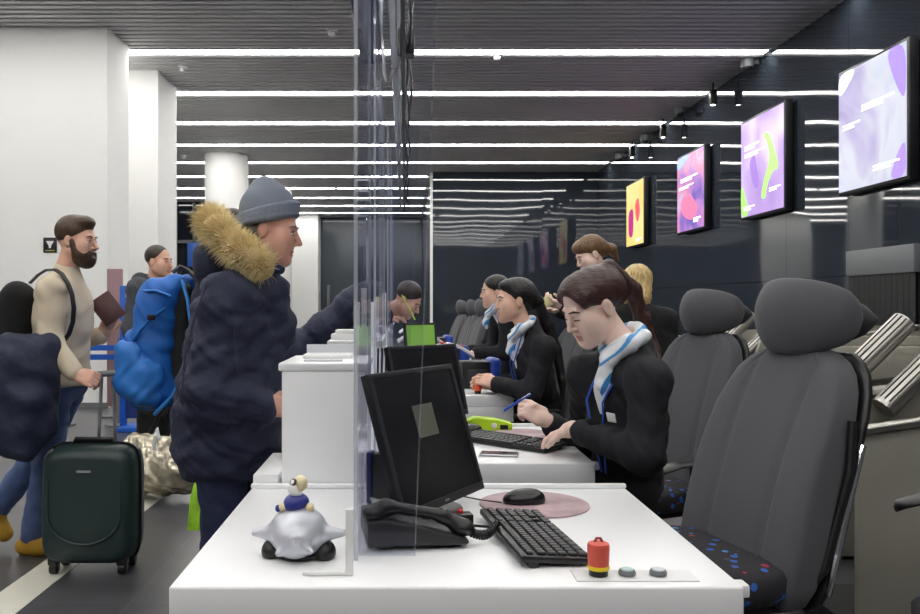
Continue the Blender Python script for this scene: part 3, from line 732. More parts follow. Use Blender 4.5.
# second desk bits
lime = mat('lime_plastic', (176, 214, 30), .35)
t = thing('stationery_tray', 'lime green stationery tray at the back of the second desk', 'tray', (.37, 3.64, DZ+.001))
MB().prism([(-.10, 0), (.10, 0), (.10, .03), (.03, .048), (-.07, .058), (-.10, .04)], -.04, .04, .006, M=Matrix(((1, 0, 0, 0), (0, 0, 1, 0), (0, 1, 0, 0), (0, 0, 0, 1)))).build('tray_body', lime, t)
MB().box(.045, -.044, .006, .080, -.036, .026, .003).build('dark_slot', M['black'], t)
MB().ell((.02, -.040, .022), (.012, .005, .013)).build('white_badge', M['white_plastic'], t)
t = thing('smartphone', 'smartphone lying by the keyboard on the second desk', 'phone', (.345, 3.02, DZ+.001), R(-12))
MB().box(-.07, -.035, 0, .07, .035, .008, .004, 3).build('phone_case', M['alu'], t)
MB().box(-.066, -.031, .0075, .066, .031, .0086).build('phone_screen', mat('phone_glass', (70, 48, 54), .12), t)
t = thing('folded_papers', 'loose white papers under the hands of the brown-haired agent', 'papers', (.60, 3.30, DZ+.001), R(8))
MB().box(-.10, -.07, 0, .10, .07, .004).box(-.08, -.05, .004, .11, .08, .007).build('paper_sheets', M['white_plastic'], t)
# papers and trays on the tall counters
o = MB().box(-.06, -.035, 0, .06, .035, .004, M=Matrix.Rotation(R(4), 4, 'Z')).build('leaflet', mat('grey_leaflet', (186, 188, 192), .5), None, loc=(-.255, 2.58, 1.1255)); tag(o, 'small grey leaflet on the nearest tall counter', 'leaflet')
t = thing('document_tray', 'clear white document tray on the nearest tall counter', 'tray', (-.255, 2.76, 1.1255))
MB().box(-.08, -.06, 0, .08, .06, .012, .003).build('tray_base', M['white_plastic'], t)
MB().box(-.08, .054, .01, .08, .06, .04).build('tray_side', mat('pale_plastic', (205, 208, 214), .25), t)
t = thing('document_tray', 'stacked white leaflet tray on the second tall counter', 'tray', (-.27, 4.2, 1.1255))
MB().box(-.1, -.08, 0, .1, .08, .03, .004).box(-.08, -.06, .03, .09, .06, .05, .004).build('leaflet_stack', M['white_plastic'], t)
t = thing('cable_bundle', 'black cables hanging behind the acrylic screen beside the blue printer', 'cables', (-.05, 2.46, DZ+.001))
for k in range(3):
    MB().tube([(-.03+.012*k, 0, .42), (-.032+.012*k, -.005, .30), (-.03+.014*k, -.01, .2), (-.01+.03*k, -.02, .10+.02*k), (.02+.025*k, -.03, .06), (.03+.03*k, -.03, .0)], .003, 8).build('cable', M['black'], t)

# ================================================================ CHAIRS
M['grey_fabric'] = mat('grey_chair_fabric', (76, 76, 81), .85, sheen=.1, bump=(420, .25, .001))
M['dark_fabric'] = mat('dark_chair_fabric', (40, 40, 44), .85, sheen=.2)
m = mat('patterned_seat_fabric', (32, 30, 34), .85); nt = m.node_tree; b = nt.nodes['Principled BSDF']
tc = nt.nodes.new('ShaderNodeTexCoord'); vo = nt.nodes.new('ShaderNodeTexVoronoi'); vo.inputs['Scale'].default_value = 30
rp = nt.nodes.new('ShaderNodeValToRGB'); e = rp.color_ramp.elements; rp.color_ramp.interpolation = 'CONSTANT'
e[0].position = 0; e[0].color = s2l((40, 90, 170)); e[1].position = .42; e[1].color = s2l((150, 40, 70)); q = e.new(.62); q.color = s2l((60, 58, 66)); q = e.new(.8); q.color = s2l((70, 130, 190))
sp = nt.nodes.new('ShaderNodeSeparateColor'); mth = nt.nodes.new('ShaderNodeMath'); mth.operation = 'LESS_THAN'; mth.inputs[1].default_value = .30
mx = nt.nodes.new('ShaderNodeMixRGB'); mx.inputs['Color1'].default_value = s2l((34, 32, 37))
nt.links.new(tc.outputs['Object'], vo.inputs['Vector']); nt.links.new(vo.outputs['Color'], sp.inputs[0]); nt.links.new(sp.outputs[0], rp.inputs['Fac'])
nt.links.new(vo.outputs['Distance'], mth.inputs[0]); nt.links.new(mth.outputs[0], mx.inputs['Fac']); nt.links.new(rp.outputs['Color'], mx.inputs['Color2']); nt.links.new(mx.outputs[0], b.inputs['Base Color'])
M['seat_pattern'] = m

def chair(label, loc, rz, arms=True, SZ=.62, armz=.66):
    """swivel chair, the sitter looks along local -Y; the seat is a little high, as counter chairs are"""
    t = thing('office_chair', label, 'office chair', loc, rz, 'grey high-backed office chairs')
    BL = 1.19-SZ
    # backrest: curved padded shell, wide at the shoulders
    rings = []; N = 128
    zs = [SZ+BL/.62*q for q in (-.13, -.11, -.06, .06, .20, .32, .42, .49, .54, .575, .60, .615, .62)]
    ws = [.20, .226, .240, .246, .246, .240, .232, .216, .196, .168, .128, .08, .04]
    ts = [.02, .045, .058, .064, .064, .062, .060, .056, .052, .046, .038, .024, .008]
    def back_y(z): u = (z-SZ)/BL; return .19+.165*u-.012*math.sin(PI*min(1, max(0, u*1.25)))
    for z, w, th in zip(zs, ws, ts):
        r_ = []
        for k in range(N):
            a = 2*PI*k/N; ca, sa = math.cos(a), math.sin(a)
            x = w*math.copysign(abs(ca)**.55, ca); yy = th*math.copysign(abs(sa)**.6, sa)
            bol = .022*max(0, (abs(x)-.10)/.13)**1.5                       # side bolsters come forward
            if sa < 0: yy += -bol+.011*math.exp(-((abs(x)-.115)/.007)**2)     # sewn seams
            r_.append((x, back_y(z)+yy, z))
        rings.append(r_)
    MB().loft(rings).build('backrest', M['grey_fabric'], t, 60)
    rings2 = []
    for z, w, th in zip(zs[:-2], ws[:-2], ts[:-2]):
        rings2.append([((w+.006)*math.copysign(abs(math.cos(a))**.5, math.cos(a)), back_y(z)+.05+(.03 if math.sin(a) > 0 else .012)*math.copysign(abs(math.sin(a))**.6, math.sin(a)), z) for a in [2*PI*k/28 for k in range(28)]])
    MB().loft(rings2).build('back_shell', M['black'], t, 60)
    for sx in (-1, 1):
        MB().tube([(sx*.249, back_y(z)+.052, z) for z in (SZ-.06, SZ+.06, SZ+.18, SZ+.30)], [.008, .011, .011, .008], 10).build('chrome_strip', M['chrome'], t)
        MB().tube([(sx*.245, back_y(SZ+.26)+.04, SZ+.36), (sx*.252, back_y(SZ+.2)+.045, SZ+.24), (sx*.24, .22, SZ+.0), (sx*.2, .16, SZ-.10)], .012, 10).build('frame_tube', M['black'], t)
    # headrest: wrap-around pad, ends curling back, dark lining
    rings = []
    for i in range(17):
        u = -1+2*i/16; x = .165*math.sin(u*PI/2*.98); h = .102*math.cos(u*PI/2*.97)**.50+.002; th = .026*(1-.35*abs(u)**4)+.004
        y0 = .30+.30*(abs(x)/.165)**2.2*.28
        rings.append([(x, y0+th*math.sin(a)-.018*(1-math.cos(a)**2)*(1 if math.sin(a) < 0 else 0), SZ+BL+.08+h*math.copysign(abs(math.cos(a))**.95, math.cos(a))) for a in [2*PI*k/24 for k in range(24)]])
    MB().loft(rings).build('headrest', M['grey_fabric'], t, 70)
    rings = []
    for i in range(13):
        u = -1+2*i/12; x = .162*u; h = .066*max(.03, (1-abs(u)**2.6))**.5; y0 = .41+.30*(abs(x)/.165)**2.2*.10
        rings.append([(x, y0+.044*max(.15, (1-abs(u)**3))**.5*math.sin(a), SZ+BL+.07+h*math.cos(a)) for a in [2*PI*k/20 for k in range(20)]])
    MB().loft(rings).build('headrest_lining', M['dark_fabric'], t, 70)
    MB().tube([(0, .36, SZ+BL-.07), (0, .39, SZ+BL), (0, .37, SZ+BL+.06)], [.022, .018, .02], 12).build('headrest_post', M['black'], t)
    # seat
    rings = []
    for z, k_ in ((SZ-.09, .82), (SZ-.085, .93), (SZ-.06, 1.0), (SZ-.02, 1.0), (SZ-.004, .95), (SZ+.004, .8), (SZ+.006, .4)):
        rings.append([(k_*.245*math.copysign(abs(math.cos(a))**.55, math.cos(a)), -.03+k_*.235*math.copysign(abs(math.sin(a))**.55, math.sin(a)), z-(.03 if math.sin(a) < -.8 and z > SZ-.03 else 0)) for a in [2*PI*k/36 for k in range(36)]])
    MB().loft(rings).build('seat', M['seat_pattern'], t, 60)
    MB().box(-.2, -.2, SZ-.12, .2, .18, SZ-.088, .02).build('seat_pan', M['black'], t)
    for sx in ((-1, 1) if arms else ()):
        a = MB().tube([(sx*.24, .0, SZ-.10), (sx*.29, -.0, SZ-.07), (sx*.295, -.0, (SZ+armz)/2-.04), (sx*.29, -.01, armz-.01)], [.02, .022, .02, .02], 10, flat=.6).build('arm_post', M['black'], t)
        rings = [[(sx*.29+w*math.cos(q), yy, armz-.05+z+.012*math.sin(q)) for q in [2*PI*k/14 for k in range(14)]] for yy, w, z in ((-.21, .012, .012), (-.195, .03, .022), (-.10, .042, .045), (.02, .042, .05), (.07, .034, .045), (.085, .012, .043))]
        MB().loft(rings).build('armrest', M['black'], t, 60)
    MB().lathe([(.03, .09), (.03, .26), (.022, .26), (.022, SZ-.12)], n=20).build('gas_column', M['chrome'], t)
    st = MB()
    for k in range(5):
        a = 2*PI*k/5+.3; st.tube([(0, 0, .10), (.16*math.cos(a), .16*math.sin(a), .085), (.30*math.cos(a), .30*math.sin(a), .065)], [.03, .024, .018], 10)
    st.build('star_base', M['black'], t)
    for k in range(5):
        a = 2*PI*k/5+.3; c_ = Vector((.30*math.cos(a), .30*math.sin(a), 0))
        Mw = Matrix.Translation(c_+Vector((0, 0, .027))) @ Matrix.Rotation(a+.4, 4, 'Z') @ Matrix.Rotation(PI/2, 4, 'Y')
        MB().lathe([(.02, -.028), (.027, -.022), (.027, -.006), (.012, -.004), (.012, .004), (.027, .006), (.027, .022), (.02, .028)], n=18, M=Mw).tube([c_+Vector((0, 0, .03)), c_+Vector((0, 0, .075))], .008, 8).build('caster', M['black_matt'], t)
    sub(t, 'chrome_strip', 'back_shell'); sub(t, 'headrest_lining', 'headrest'); sub(t, 'caster', 'star_base'); sub(t, 'seat_pan', 'seat')
    if arms: sub(t, 'armrest', 'arm_post')
    return t
chair('large grey high-backed office chair in the foreground, empty and without armrests', (.75, 2.19, 0), R(-76), False, .655)
ch = chair('grey office chair behind the brown-haired agent', (1.06, 3.62, 0), R(-66), True, .53)
chair('office chair at the right edge, only its black armrest in view', (1.585, 2.01, 0), R(-88), True, .53, .775)
dup(ch, (.80, 5.30, 0), R(-78), 'grey office chair holding the black-haired agent')
for x, y, rz, lab in ((.64, 7.75, -78, 'grey empty office chair just past the black-haired agent, nearest of the far row'), (.58, 9.75, -80, 'second empty grey office chair of the far row'), (.55, 10.7, -80, 'third empty grey office chair of the far row'), (.47, 11.6, -80, 'farthest empty grey office chair of the far row')):
    dup(ch, (x, y, 0), R(rz), lab)

# ================================================================ BAGGAGE BELTS BEHIND THE AGENTS
def belt(label, x, y, w=2.3, tube=True):
    t = thing('baggage_belt', label, 'baggage belt', (x, y, 0), 0, 'steel baggage belts behind the agents')
    rise = .14
    def wedge(y0, y1, z0, z1, off=0): return [(0, z0), (w, z0), (w, z1+rise*w), (0, z1)]
    X = Matrix(((1, 0, 0, 0), (0, 0, 1, 0), (0, 1, 0, 0), (0, 0, 0, 1)))
    MB().prism([(0, .02), (w, .02), (w, .83+.15*w), (0, .83)], 0, .03, .003, M=X).build('side_panel', M['steel_dull'], t)
    MB().tube([(-.01, -.012, .845), (w, -.012, .845+.15*w)], .018, 14).build('edge_rail', M['steel'], t)
    MB().prism([(0, .80), (w, .80+.15*w), (w, .95+.15*w), (0, .95)], .12, .15, .003, M=X).build('guard_panel', M['steel_dull'], t)
    MB().prism([(-.0, .945), (w, .945+.15*w), (w, .965+.15*w), (-.0, .965)], .10, .17, .003, M=X).build('guard_edge', M['steel'], t)
    MB().prism([(.1, .95), (w, .95+.1*w), (w, 1.12), (.16, 1.12)], .55, .58, .003, M=X).build('rear_guard', M['steel_dull'], t)
    MB().prism([(.02, .78), (w, .78+.15*w), (w, .81+.15*w), (.02, .81)], .16, .54, .003, M=X).build('belt', M['black'], t)
    MB().box(.02, .03, .02, w-.02, .55, .1).build('plinth', M['black_matt'], t)
    for a, b_ in (((.09, .22, 1.03), (.30, .22, 1.235)), ((.215, .07, 1.0), (.43, .07, 1.21))) if tube else ():
        a = Vector(a); b_ = Vector(b_); d = (b_-a).normalized()
        MB().tube([a-d*.12, b_], .046, 28).build('slotted_tube', M['steel'], t)
        n = Vector((-d.z, 0, d.x)); s_ = Vector((0, -1, 0))
        for k in range(3):
            q = (n*math.cos(.25+k*.42)+s_*math.sin(.25+k*.42))*.0455
            MB().tube([a-d*.1+q, b_+q-d*.004], .0035, 6).build('slot', M['black'], t)
        MB().lathe([(.043, 0), (.043, .004)], n=24, M=Matrix.Translation(b_) @ d.to_track_quat('Z', 'Y').to_matrix().to_4x4()).build('end_cap', M['alu'], t)
    return t
b0 = belt('steel baggage belt right of the foreground chair, with a slanted slotted tube', 1.65, 3.0)
dup(b0, (1.90, 4.20, 0), 0, 'second steel baggage belt, its slotted tube between the two nearest chairs')
dup(b0, (2.02, 5.3, 0), 0, 'third steel baggage belt, its slotted tube by the headrest behind the brown-haired agent')
t = thing('collector_belt', 'long low steel collector belt along the dark wall', 'baggage belt', (4.36, 3.0, 0))
MB().box(0, 0, 0, .54, 14, .62, .006).build('belt_housing', M['steel_dull'], t)
MB().box(.05, 0, .62, .5, 14, .64).build('belt', M['black'], t)
MB().box(-.02, 0, .62, .02, 14, .82, .004).build('guard_panel', M['steel_dull'], t)
# ================================================================ PEOPLE
def V3(*a): return np.array(a if len(a) > 1 else a[0], float)
def nrm(v): v = np.array(v, float); return v/np.linalg.norm(v)
def A(px, py, Y): return np.array(at(px, py, Y))
def frame(fx, fy, pitch=0, roll=0):
    """columns right, forward, up; pitch tips the face down, in degrees"""
    f0 = nrm((fx, fy, 0)); u0 = V3(0, 0, 1); r = np.cross(f0, u0)
    p = R(pitch); f = f0*math.cos(p)-u0*math.sin(p); u = np.cross(r, f)
    q = R(roll); r2 = r*math.cos(q)+u*math.sin(q); u2 = np.cross(r2, f)
    return np.stack([r2, f, u2], 1)

SKIN = {}
def skin(name, rgb, lip):
    a = mat(name, rgb, .48, spec=.4); a.node_tree.nodes['Principled BSDF'].inputs['Subsurface Weight'].default_value = .12
    a.node_tree.nodes['Principled BSDF'].inputs['Subsurface Radius'].default_value = (.012, .005, .003)
    b_ = mat(name+'_lip', lip, .4); return [a, b_]
SK_F = skin('fair_skin', (236, 204, 190), (216, 160, 150))
SK_W = skin('warm_skin', (226, 182, 160), (202, 136, 124))
SK_R = skin('ruddy_skin', (216, 164, 144), (192, 130, 116))
SK_M = skin('tanned_skin', (216, 170, 148), (190, 130, 116))
def hairmat(name, rgb, st=(1, 1, .10)):
    m = mat(name, rgb, .40, spec=.45, bump=(150, .8, .004, st), var=(130, .45))
    nt = m.node_tree; mp = [n for n in nt.nodes if n.type == 'MAPPING'][0]
    for n in nt.nodes:                                     # strands: the colour streaks follow the same stretch
        if n.type == 'TEX_NOISE': nt.links.new(mp.outputs['Vector'], n.inputs['Vector'])
    return m
H_BROWN = hairmat('dark_auburn_hair', (60, 37, 33)); H_BLACK = hairmat('black_hair', (24, 21, 22)); H_LIGHT = hairmat('light_brown_hair', (112, 84, 58))
SWEPT = (.12, .8, 1)
H_BROWN_S = hairmat('swept_auburn_hair', (60, 37, 33), SWEPT); H_BLACK_S = hairmat('swept_black_hair', (24, 21, 22), SWEPT)
H_BLOND = hairmat('blonde_hair', (200, 172, 118)); H_DARK = hairmat('short_dark_hair', (52, 42, 36)); H_GREY = hairmat('grey_hair', (120, 112, 104)); H_CHEST = hairmat('brown_beard', (70, 50, 38))
SUIT = mat('navy_black_suit_cloth', (13, 14, 22), .85, bump=(9, .25, .01))
BLACKCLOTH = mat('black_cloth', (13, 13, 15), .9, bump=(10, .25, .01))
SHIRT = mat('white_shirt_cotton', (232, 234, 238), .7)
JEANS = mat('blue_jeans', (78, 96, 138), .85, bump=(14, .3, .008), var=(5, .25))
DARKJEANS = mat('dark_blue_jeans', (26, 34, 66), .85, bump=(14, .3, .008), var=(5, .2))
EYE_W = mat('eye_white', (225, 222, 218), .2); EYE_D = mat('dark_iris', (44, 32, 28), .15)

class Head:
    def __init__(s, c, Rm, sc=1.0, female=False): s.c, s.R, s.s, s.f = V3(c), Rm, sc, female
    def L(s, x, y, z): return s.c+s.s*(s.R@V3(x, y, z))
    def e(s, x, y, z, a, b_, c_, k=.015, sub=False): return E(s.L(x, y, z), V3(a, b_, c_)*s.s, s.R, k*s.s, sub)
    def k(s, p, q, ra, rb, k=.012, sub=False): return K(s.L(*p), s.L(*q), ra*s.s, rb*s.s, k*s.s, sub)
    def prims(s):
        j = .9 if s.f else 1.0
        P = [s.e(0, -.014, .036, .074, .098, .090), s.e(0, .030, -.035, .058*j, .060, .078, .03),
             s.k((0, .066, -.100), (0, .074, -.104), .020*j, .019*j, .03)]
        for q in (-1, 1):
            P += [s.k((q*.054*j, .0, -.055), (q*.020, .066, -.098), .022, .018, .028), s.e(q*.042, .056, -.024, .027, .027, .028, .035), s.e(q*.036, .044, -.062, .026, .034, .036, .035)]
        P += [s.k((-.030, .080, .022), (.030, .080, .022), .011, .011, .016)]
        for q in (-1, 1): P += [s.e(q*.032, .097, .002, .019, .016, .011, .008, True)]
        for q in (-1, 1): P += [s.e(q*.031, .077, .001, .0145, .013, .012, .004)]
        n = .9 if s.f else 1.06
        P += [s.k((0, .088, .012), (0, .088+.024*n, -.030), .0075, .0105*n, .010), s.e(-.0095, .098, -.036, .008, .010, .007, .006), s.e(.0095, .098, -.036, .008, .010, .007, .006),
              s.k((-.017, .082, -.0655), (0, .0885, -.0660), .0070, .0088, .008), s.k((.017, .082, -.0655), (0, .0885, -.0660), .0070, .0088, .008), s.k((-.012, .083, -.0755), (0, .0865, -.0775), .0085, .0095, .007), s.k((.012, .083, -.0755), (0, .0865, -.0775), .0085, .0095, .007),
              s.e(0, .102, -.0712, .024, .012, .0016, .003, True)]
        for q in (-1, 1):
            P += [s.e(q*.077, -.012, -.008, .010, .019, .031, .006), s.e(q*.088, -.006, -.006, .007, .010, .018, .005, True)]
        return P
    def neck(s, base, r=.052):
        return [K(s.L(0, -.020, -.05), base, r*s.s*(.86 if s.f else 1.05), (r+.006)*s.s*(.86 if s.f else 1.05), .025)]
    def paint(s):
        Ri, c, sc = s.R, s.c, s.s
        def f(P):
            q = (P-c)@Ri/sc
            return ((np.abs(q[:, 0]) < .023) & (q[:, 1] > .080) & (((q[:, 2]+.0712)/(.0125-.18*np.abs(q[:, 0])))**2 < 1)).astype(np.int32)
        return f
    def face(s, root, browmat, closed=False):
        for q in (-1, 1):
            d = s.L(q*.031, .0905, -.003)
            if not closed: o = sdf('eye', [E(s.L(q*.0315, .0835, -.0015), V3(.0128, .0095, .0060 if not closed else .0028)*s.s, s.R, .002)], .0014*s.s, [EYE_W, EYE_D], root,
                    paint=lambda P, d=d: ((((P-s.c)@s.R/s.s-(s.R.T@(d-s.c)/s.s))[:, 0]**2 < .0055**2) | closed).astype(np.int32))
            lz = -.0095 if closed else 0
            MB().tube([s.L(q*.050, .073, .001+lz), s.L(q*.041, .085, .0045+lz*.9), s.L(q*.031, .0910, .0055+lz), s.L(q*.020, .0905, .003+lz*.8)], (.0022 if closed else .0016)*s.s, 6).build('eyelash', EYE_D, root)
            MB().tube([s.L(q*.050, .076, .020), s.L(q*.036, .0905, .0285), s.L(q*.016, .0945, .024)], [.0018*s.s, .0038*s.s, .003*s.s], 8).build('eyebrow', browmat, root)

def hand(wr, d, n, side, s=1.0, curl=(20, 25, 15), spread=.0, fist=None, thumb=None):
    """d to the fingertips, n out of the back of the hand, side = +1/-1 where the thumb leaves"""
    d = nrm(d); n = nrm(V3(n)-d*np.dot(n, d)); b_ = np.cross(d, n)*side
    P = [K(wr, wr+d*.025*s, .025*s, .027*s, .015), B(wr+d*.055*s, V3(.038, .040, .0135)*s, .012*s, np.stack([b_, d, n], 1), .012)]
    for i, (o, ln) in enumerate(((.029, .070), (.010, .080), (-.009, .074), (-.027, .058))):
        p = wr+d*.088*s+b_*o*s; dd = nrm(d+b_*spread*(o/.03)); ang = 0
        for j, fr in enumerate((.46, .30, .24)):
            ang += R((fist[i] if fist else curl)[j]); v = dd*math.cos(ang)-n*math.sin(ang); q = p+v*ln*fr*s
            P.append(K(p, q, (.0092-.0008*j)*s, (.0088-.0008*j)*s, .004)); p = q
    p = wr+d*.030*s+b_*.028*s; t1 = nrm(thumb[0] if thumb else d*.7+b_*.6-n*.35); t2 = nrm(thumb[1] if thumb else d*.9+b_*.15-n*.4)
    q = p+t1*.042*s; P += [K(wr+d*.02*s+b_*.012*s, p, .016*s, .014*s, .012), K(p, q, .0125*s, .0105*s, .006), K(q, q+t2*.034*s, .0105*s, .0085*s, .004)]
    return P

def limb(a, m_, b_, r, t=0, k=.02): return [K(a, m_, r[0]+t, r[1]+t, k), K(m_, b_, r[1]+t, r[2]+t, k)]
ARM = (.050, .040, .028); LEG = (.082, .058, .040)
def torso(J, t=0, w=None):
    w = w or J.get('w', 1.0)
    Rt = J['R']; ch, pe = J['chest'], J['pelvis']; mid = (ch+pe)/2
    P = [E(ch, V3(.165*w+t, .108*(.5+.5*w)+t, .185+t), Rt, .04), E(mid, V3(.135*w+t, .098*w+t, .16+t), Rt, .05), E(pe, V3(.165*w+t, .115+t, .135+t), J.get('Rp', Rt), .05)]
    for q in (0, 1):
        if J.get('w', 1) < .95: P.append(K(J['neck']+Rt@V3(0, -.030, -.004), J['sh'][q], .045+t, .046+t*.7, .045))
        P.append(K(ch+Rt@V3(0, -.01, .13), J['sh'][q], .055+t, (.058 if w > .95 else .048)+t*.7, .04))
    return P
def foot(an, d, t=0):
    d = nrm(d); h = an-V3(0, 0, an[2]-.0) if an[2] < .14 else an
    return [K(an, an+d*.03+V3(0, 0, -.05), .042+t, .040+t, .02), K(an+V3(0, 0, -.055)-d*.04, an+V3(0, 0, -.062)+d*.14, .036+t, .030+t, .02)]
def body(root, name, hd, J, hands, sk, vox, face=True, brow=None, closed=False):
    P = hd.prims()+hd.neck(J['neck'])+torso(J)
    for q in (0, 1):
        P += limb(J['sh'][q], J['el'][q], J['wr'][q], ARM)
        if 'hip' in J: P += limb(J['hip'][q], J['kn'][q], J['an'][q], LEG)+foot(J['an'][q], J['toe'][q])
    for h in hands: P += h
    o = sdf(name, P, vox, sk, root, paint=hd.paint())
    if face: hd.face(root, brow or H_DARK, closed)
    return o
WR = [(.0022, 60, 20, 34, 0), (.0016, 18, 70, -52, 1), (.0012, 95, -40, 60, 2)]

def suit(root, J, hem, vox=.005, vneck=True, t=.018, m=SUIT, sleeve=.97, extra=[]):
    """fitted blazer: torso, both sleeves, V opening"""
    Rt = J['R']; ch = J['chest']
    P = torso(J, t)
    for q in (0, 1):
        wr = J['el'][q]+(J['wr'][q]-J['el'][q])*sleeve
        P += limb(J['sh'][q], J['el'][q], wr, (.054, .044, .036), t*.7, .045)
    P += extra
    if vneck: P += [K(ch+Rt@V3(0, .10, .22), ch+Rt@V3(0, .150, -.05), .062, .010, .008, True), K(J['neck']+Rt@V3(0, .0, .01), J['neck']+Rt@V3(0, .02, .2), .070, .08, .01, True)]
    o = sdf('blazer', P, vox, m, root, wob=WR)
    return o
def shirt(root, J, m=SHIRT, vox=.006):
    ch, Rt = J['chest'], J['R']
    return sdf('shirt', [E(ch, V3(.168*J.get('w', 1), .114*(.5+.5*J.get('w', 1)), .188), Rt, .03), K(ch+Rt@V3(0, .02, .12), J['neck']+Rt@V3(0, .01, .02), .075, .060, .03)], vox, m, root)

SCARF_W = mat('white_silk', (232, 236, 242), .4); SCARF_B = mat('sky_blue_silk', (70, 150, 215), .4); SCARF_D = mat('blue_lanyard', (28, 78, 176), .45)
def scarf(root, J, hd, tail=1.0, flip=1):
    ch, Rt, nk = J['chest'], J['R'], J['neck']
    nb = nk+Rt@V3(0, .005, .035); P = []
    ring = [nb+Rt@V3(.070*math.cos(a), .066*math.sin(a), .012-.028*math.sin(a)) for a in [2*PI*k/14 for k in range(15)]]
    for p, q in zip(ring, ring[1:]): P.append(K(p, q, .019, .019, .012))
    kn = nk+Rt@V3(-.02*flip, .095, .0)
    P += [E(kn, V3(.030, .026, .030), Rt, .012)]
    # big soft wing towards the near side and a hanging fold
    P += [K(kn, nk+Rt@V3(-.085*flip, .045, .045), .026, .030, .015), K(nk+Rt@V3(-.085*flip, .045, .045), nk+Rt@V3(-.105*flip, -.01, .06), .030, .022, .012),
          K(kn, kn+Rt@V3(.015*flip, .03, -.07*tail), .024, .027, .012), K(kn+Rt@V3(.015*flip, .03, -.07*tail), kn+Rt@V3(.01*flip, .030, -.12*tail), .026, .010, .01)]
    def paint(Q):
        q = (Q-nk)@Rt; a = np.sin(q[:, 0]*62+q[:, 2]*88+q[:, 1]*30+1.2*np.sin(q[:, 2]*40))
        return (a > .78).astype(np.int32)
    return sdf('neck_scarf', P, .0035, [SCARF_W, SCARF_B], root, paint=paint, wob=[(.0016, 90, 40, 70, .5)])
def lanyard(root, J, off=.135, low=-.16):
    ch, Rt, nk = J['chest'], J['R'], J['neck']
    for q in (-1, 1):
        MB().tube([nk+Rt@V3(q*.062, .04, .01), ch+Rt@V3(q*.045, off-.012, .09), ch+Rt@V3(q*.012, off+.010, low)], .0085, 8, flat=.4).build('lanyard', SCARF_D, root)

def seated(chest, pelvis, f, sh, el, wr, pitch, neck, chair_f):
    J = dict(w=.88, R=frame(f[0], f[1], pitch), chest=chest, pelvis=pelvis, sh=sh, el=el, wr=wr, neck=neck)
    cf = nrm((chair_f[0], chair_f[1], 0)); r = np.cross(cf, V3(0, 0, 1)); J['Rp'] = frame(cf[0], cf[1])
    J['hip'] = [pelvis-r*.09+V3(0, 0, -.03), pelvis+r*.09+V3(0, 0, -.03)]
    J['kn'] = [h+cf*.40+V3(0, 0, -.02) for h in J['hip']]
    J['kn'] = [V3(k_[0], k_[1], .56) for k_ in J['kn']]
    J['an'] = [V3(*(k_[:2]-cf[:2]*.05), .10) for k_ in J['kn']]; J['toe'] = [cf, cf]
    return J
def skirt_trousers(root, J, m, vox=.008):
    P = [E(J['pelvis'], V3(.178, .128, .14), J['Rp'], .04)]
    for q in (0, 1): P += limb(J['hip'][q], J['kn'][q], J['an'][q], (.098, .075, .055))
    sdf('trousers', P, vox, m, root)
    for q in (0, 1): sdf('shoe', foot(J['an'][q], J['toe'][q], .006), .007, M['black'], root)

def fix(t):
    fix0(t)
    for c_, p_ in (('fur_trim', 'hood'), ('fur_base', 'hood'), ('stitching', 'parka'), ('hat_cuff', 'knit_hat'), ('name_badge', 'blazer'), ('lanyard', 'shirt'), ('hair_tie', 'hair'), ('jacket_hood', 'blazer'), ('buckle', 'compression_strap')):
        if any(o.name.split('.')[0] == p_ for o in t.children): sub(t, c_, p_)
def fix0(t):
    for o in t.children:
        if o.matrix_parent_inverse == Matrix.Identity(4): o.matrix_parent_inverse = Matrix.Translation(-Vector(t.location))

# ---- the brown-haired agent writing at the second desk
t = thing('person', 'seated woman in a navy blazer with dark auburn ponytail, writing with a blue pen', 'person', (.86, 2.95, 0))
f = nrm((-.90, -.40, 0)); r_ = np.cross(f, V3(0, 0, 1))
hd = Head(A(595, 306, 2.86)+r_*.02, frame(-.95, -.32, 29, 3), 1.04, True)
sl_ = A(648, 382, 2.72); nk = A(626, 352, 2.89)
J = seated(A(627, 416, 2.92), V3(.82, 3.07, .665), f, [sl_, sl_+r_*.33], [A(645, 455, 2.66), A(585, 452, 3.30)], [A(573, 429, 2.95), A(547, 421, 3.22)], 14, nk, (-1, 0))
WRL, WRR = J['wr']
HL = hand(WRL, A(532, 441, 3.16)-WRL, (-.1, -.25, 1), -1, 1.05, (12, 22, 12), .10)
HR = hand(WRR, A(512, 399, 3.22)-WRR, (.1, -.85, .45), 1, 1.05, fist=((48, 38, 18), (58, 45, 25), (66, 52, 30), (72, 55, 30)), thumb=(A(518, 402, 3.16)-A(540, 416, 3.2), A(508, 405, 3.16)-A(518, 402, 3.16)))
body(t, 'body', hd, J, [HL, HR], SK_F, .004, brow=H_BROWN, closed=True)
skirt_trousers(t, J, SUIT)
shirt(t, J); suit(t, J, .6, .005, sleeve=.84); scarf(t, J, hd, 1.15, 1); lanyard(t, J)
hp = [hd.e(0, -.026, .042, .081, .101, .084, .02), hd.e(0, .026, .080, .064, .054, .042, .03), hd.e(-.045, .040, .056, .036, .040, .036, .02), hd.e(.045, .040, .056, .036, .040, .036, .02), hd.e(0, -.09, .02, .07, .05, .07, .03),
      hd.e(0, .108, .012, .084, .060, .080, .008, True), hd.e(-.080, .045, -.035, .05, .045, .055, .012, True), hd.e(.080, .045, -.035, .05, .045, .055, .012, True), hd.e(-.092, -.010, -.012, .02, .024, .032, .01, True), hd.e(.092, -.010, -.012, .02, .024, .032, .01, True)]
hp += [hd.k((0, -.095, .078), (0, -.12, .082), .026, .026, .02)]
tail = [hd.L(0, -.12, .085), A(632, 290, 2.93), A(643, 320, 2.94), A(654, 350, 2.92), A(664, 372, 2.86)]
tp = []
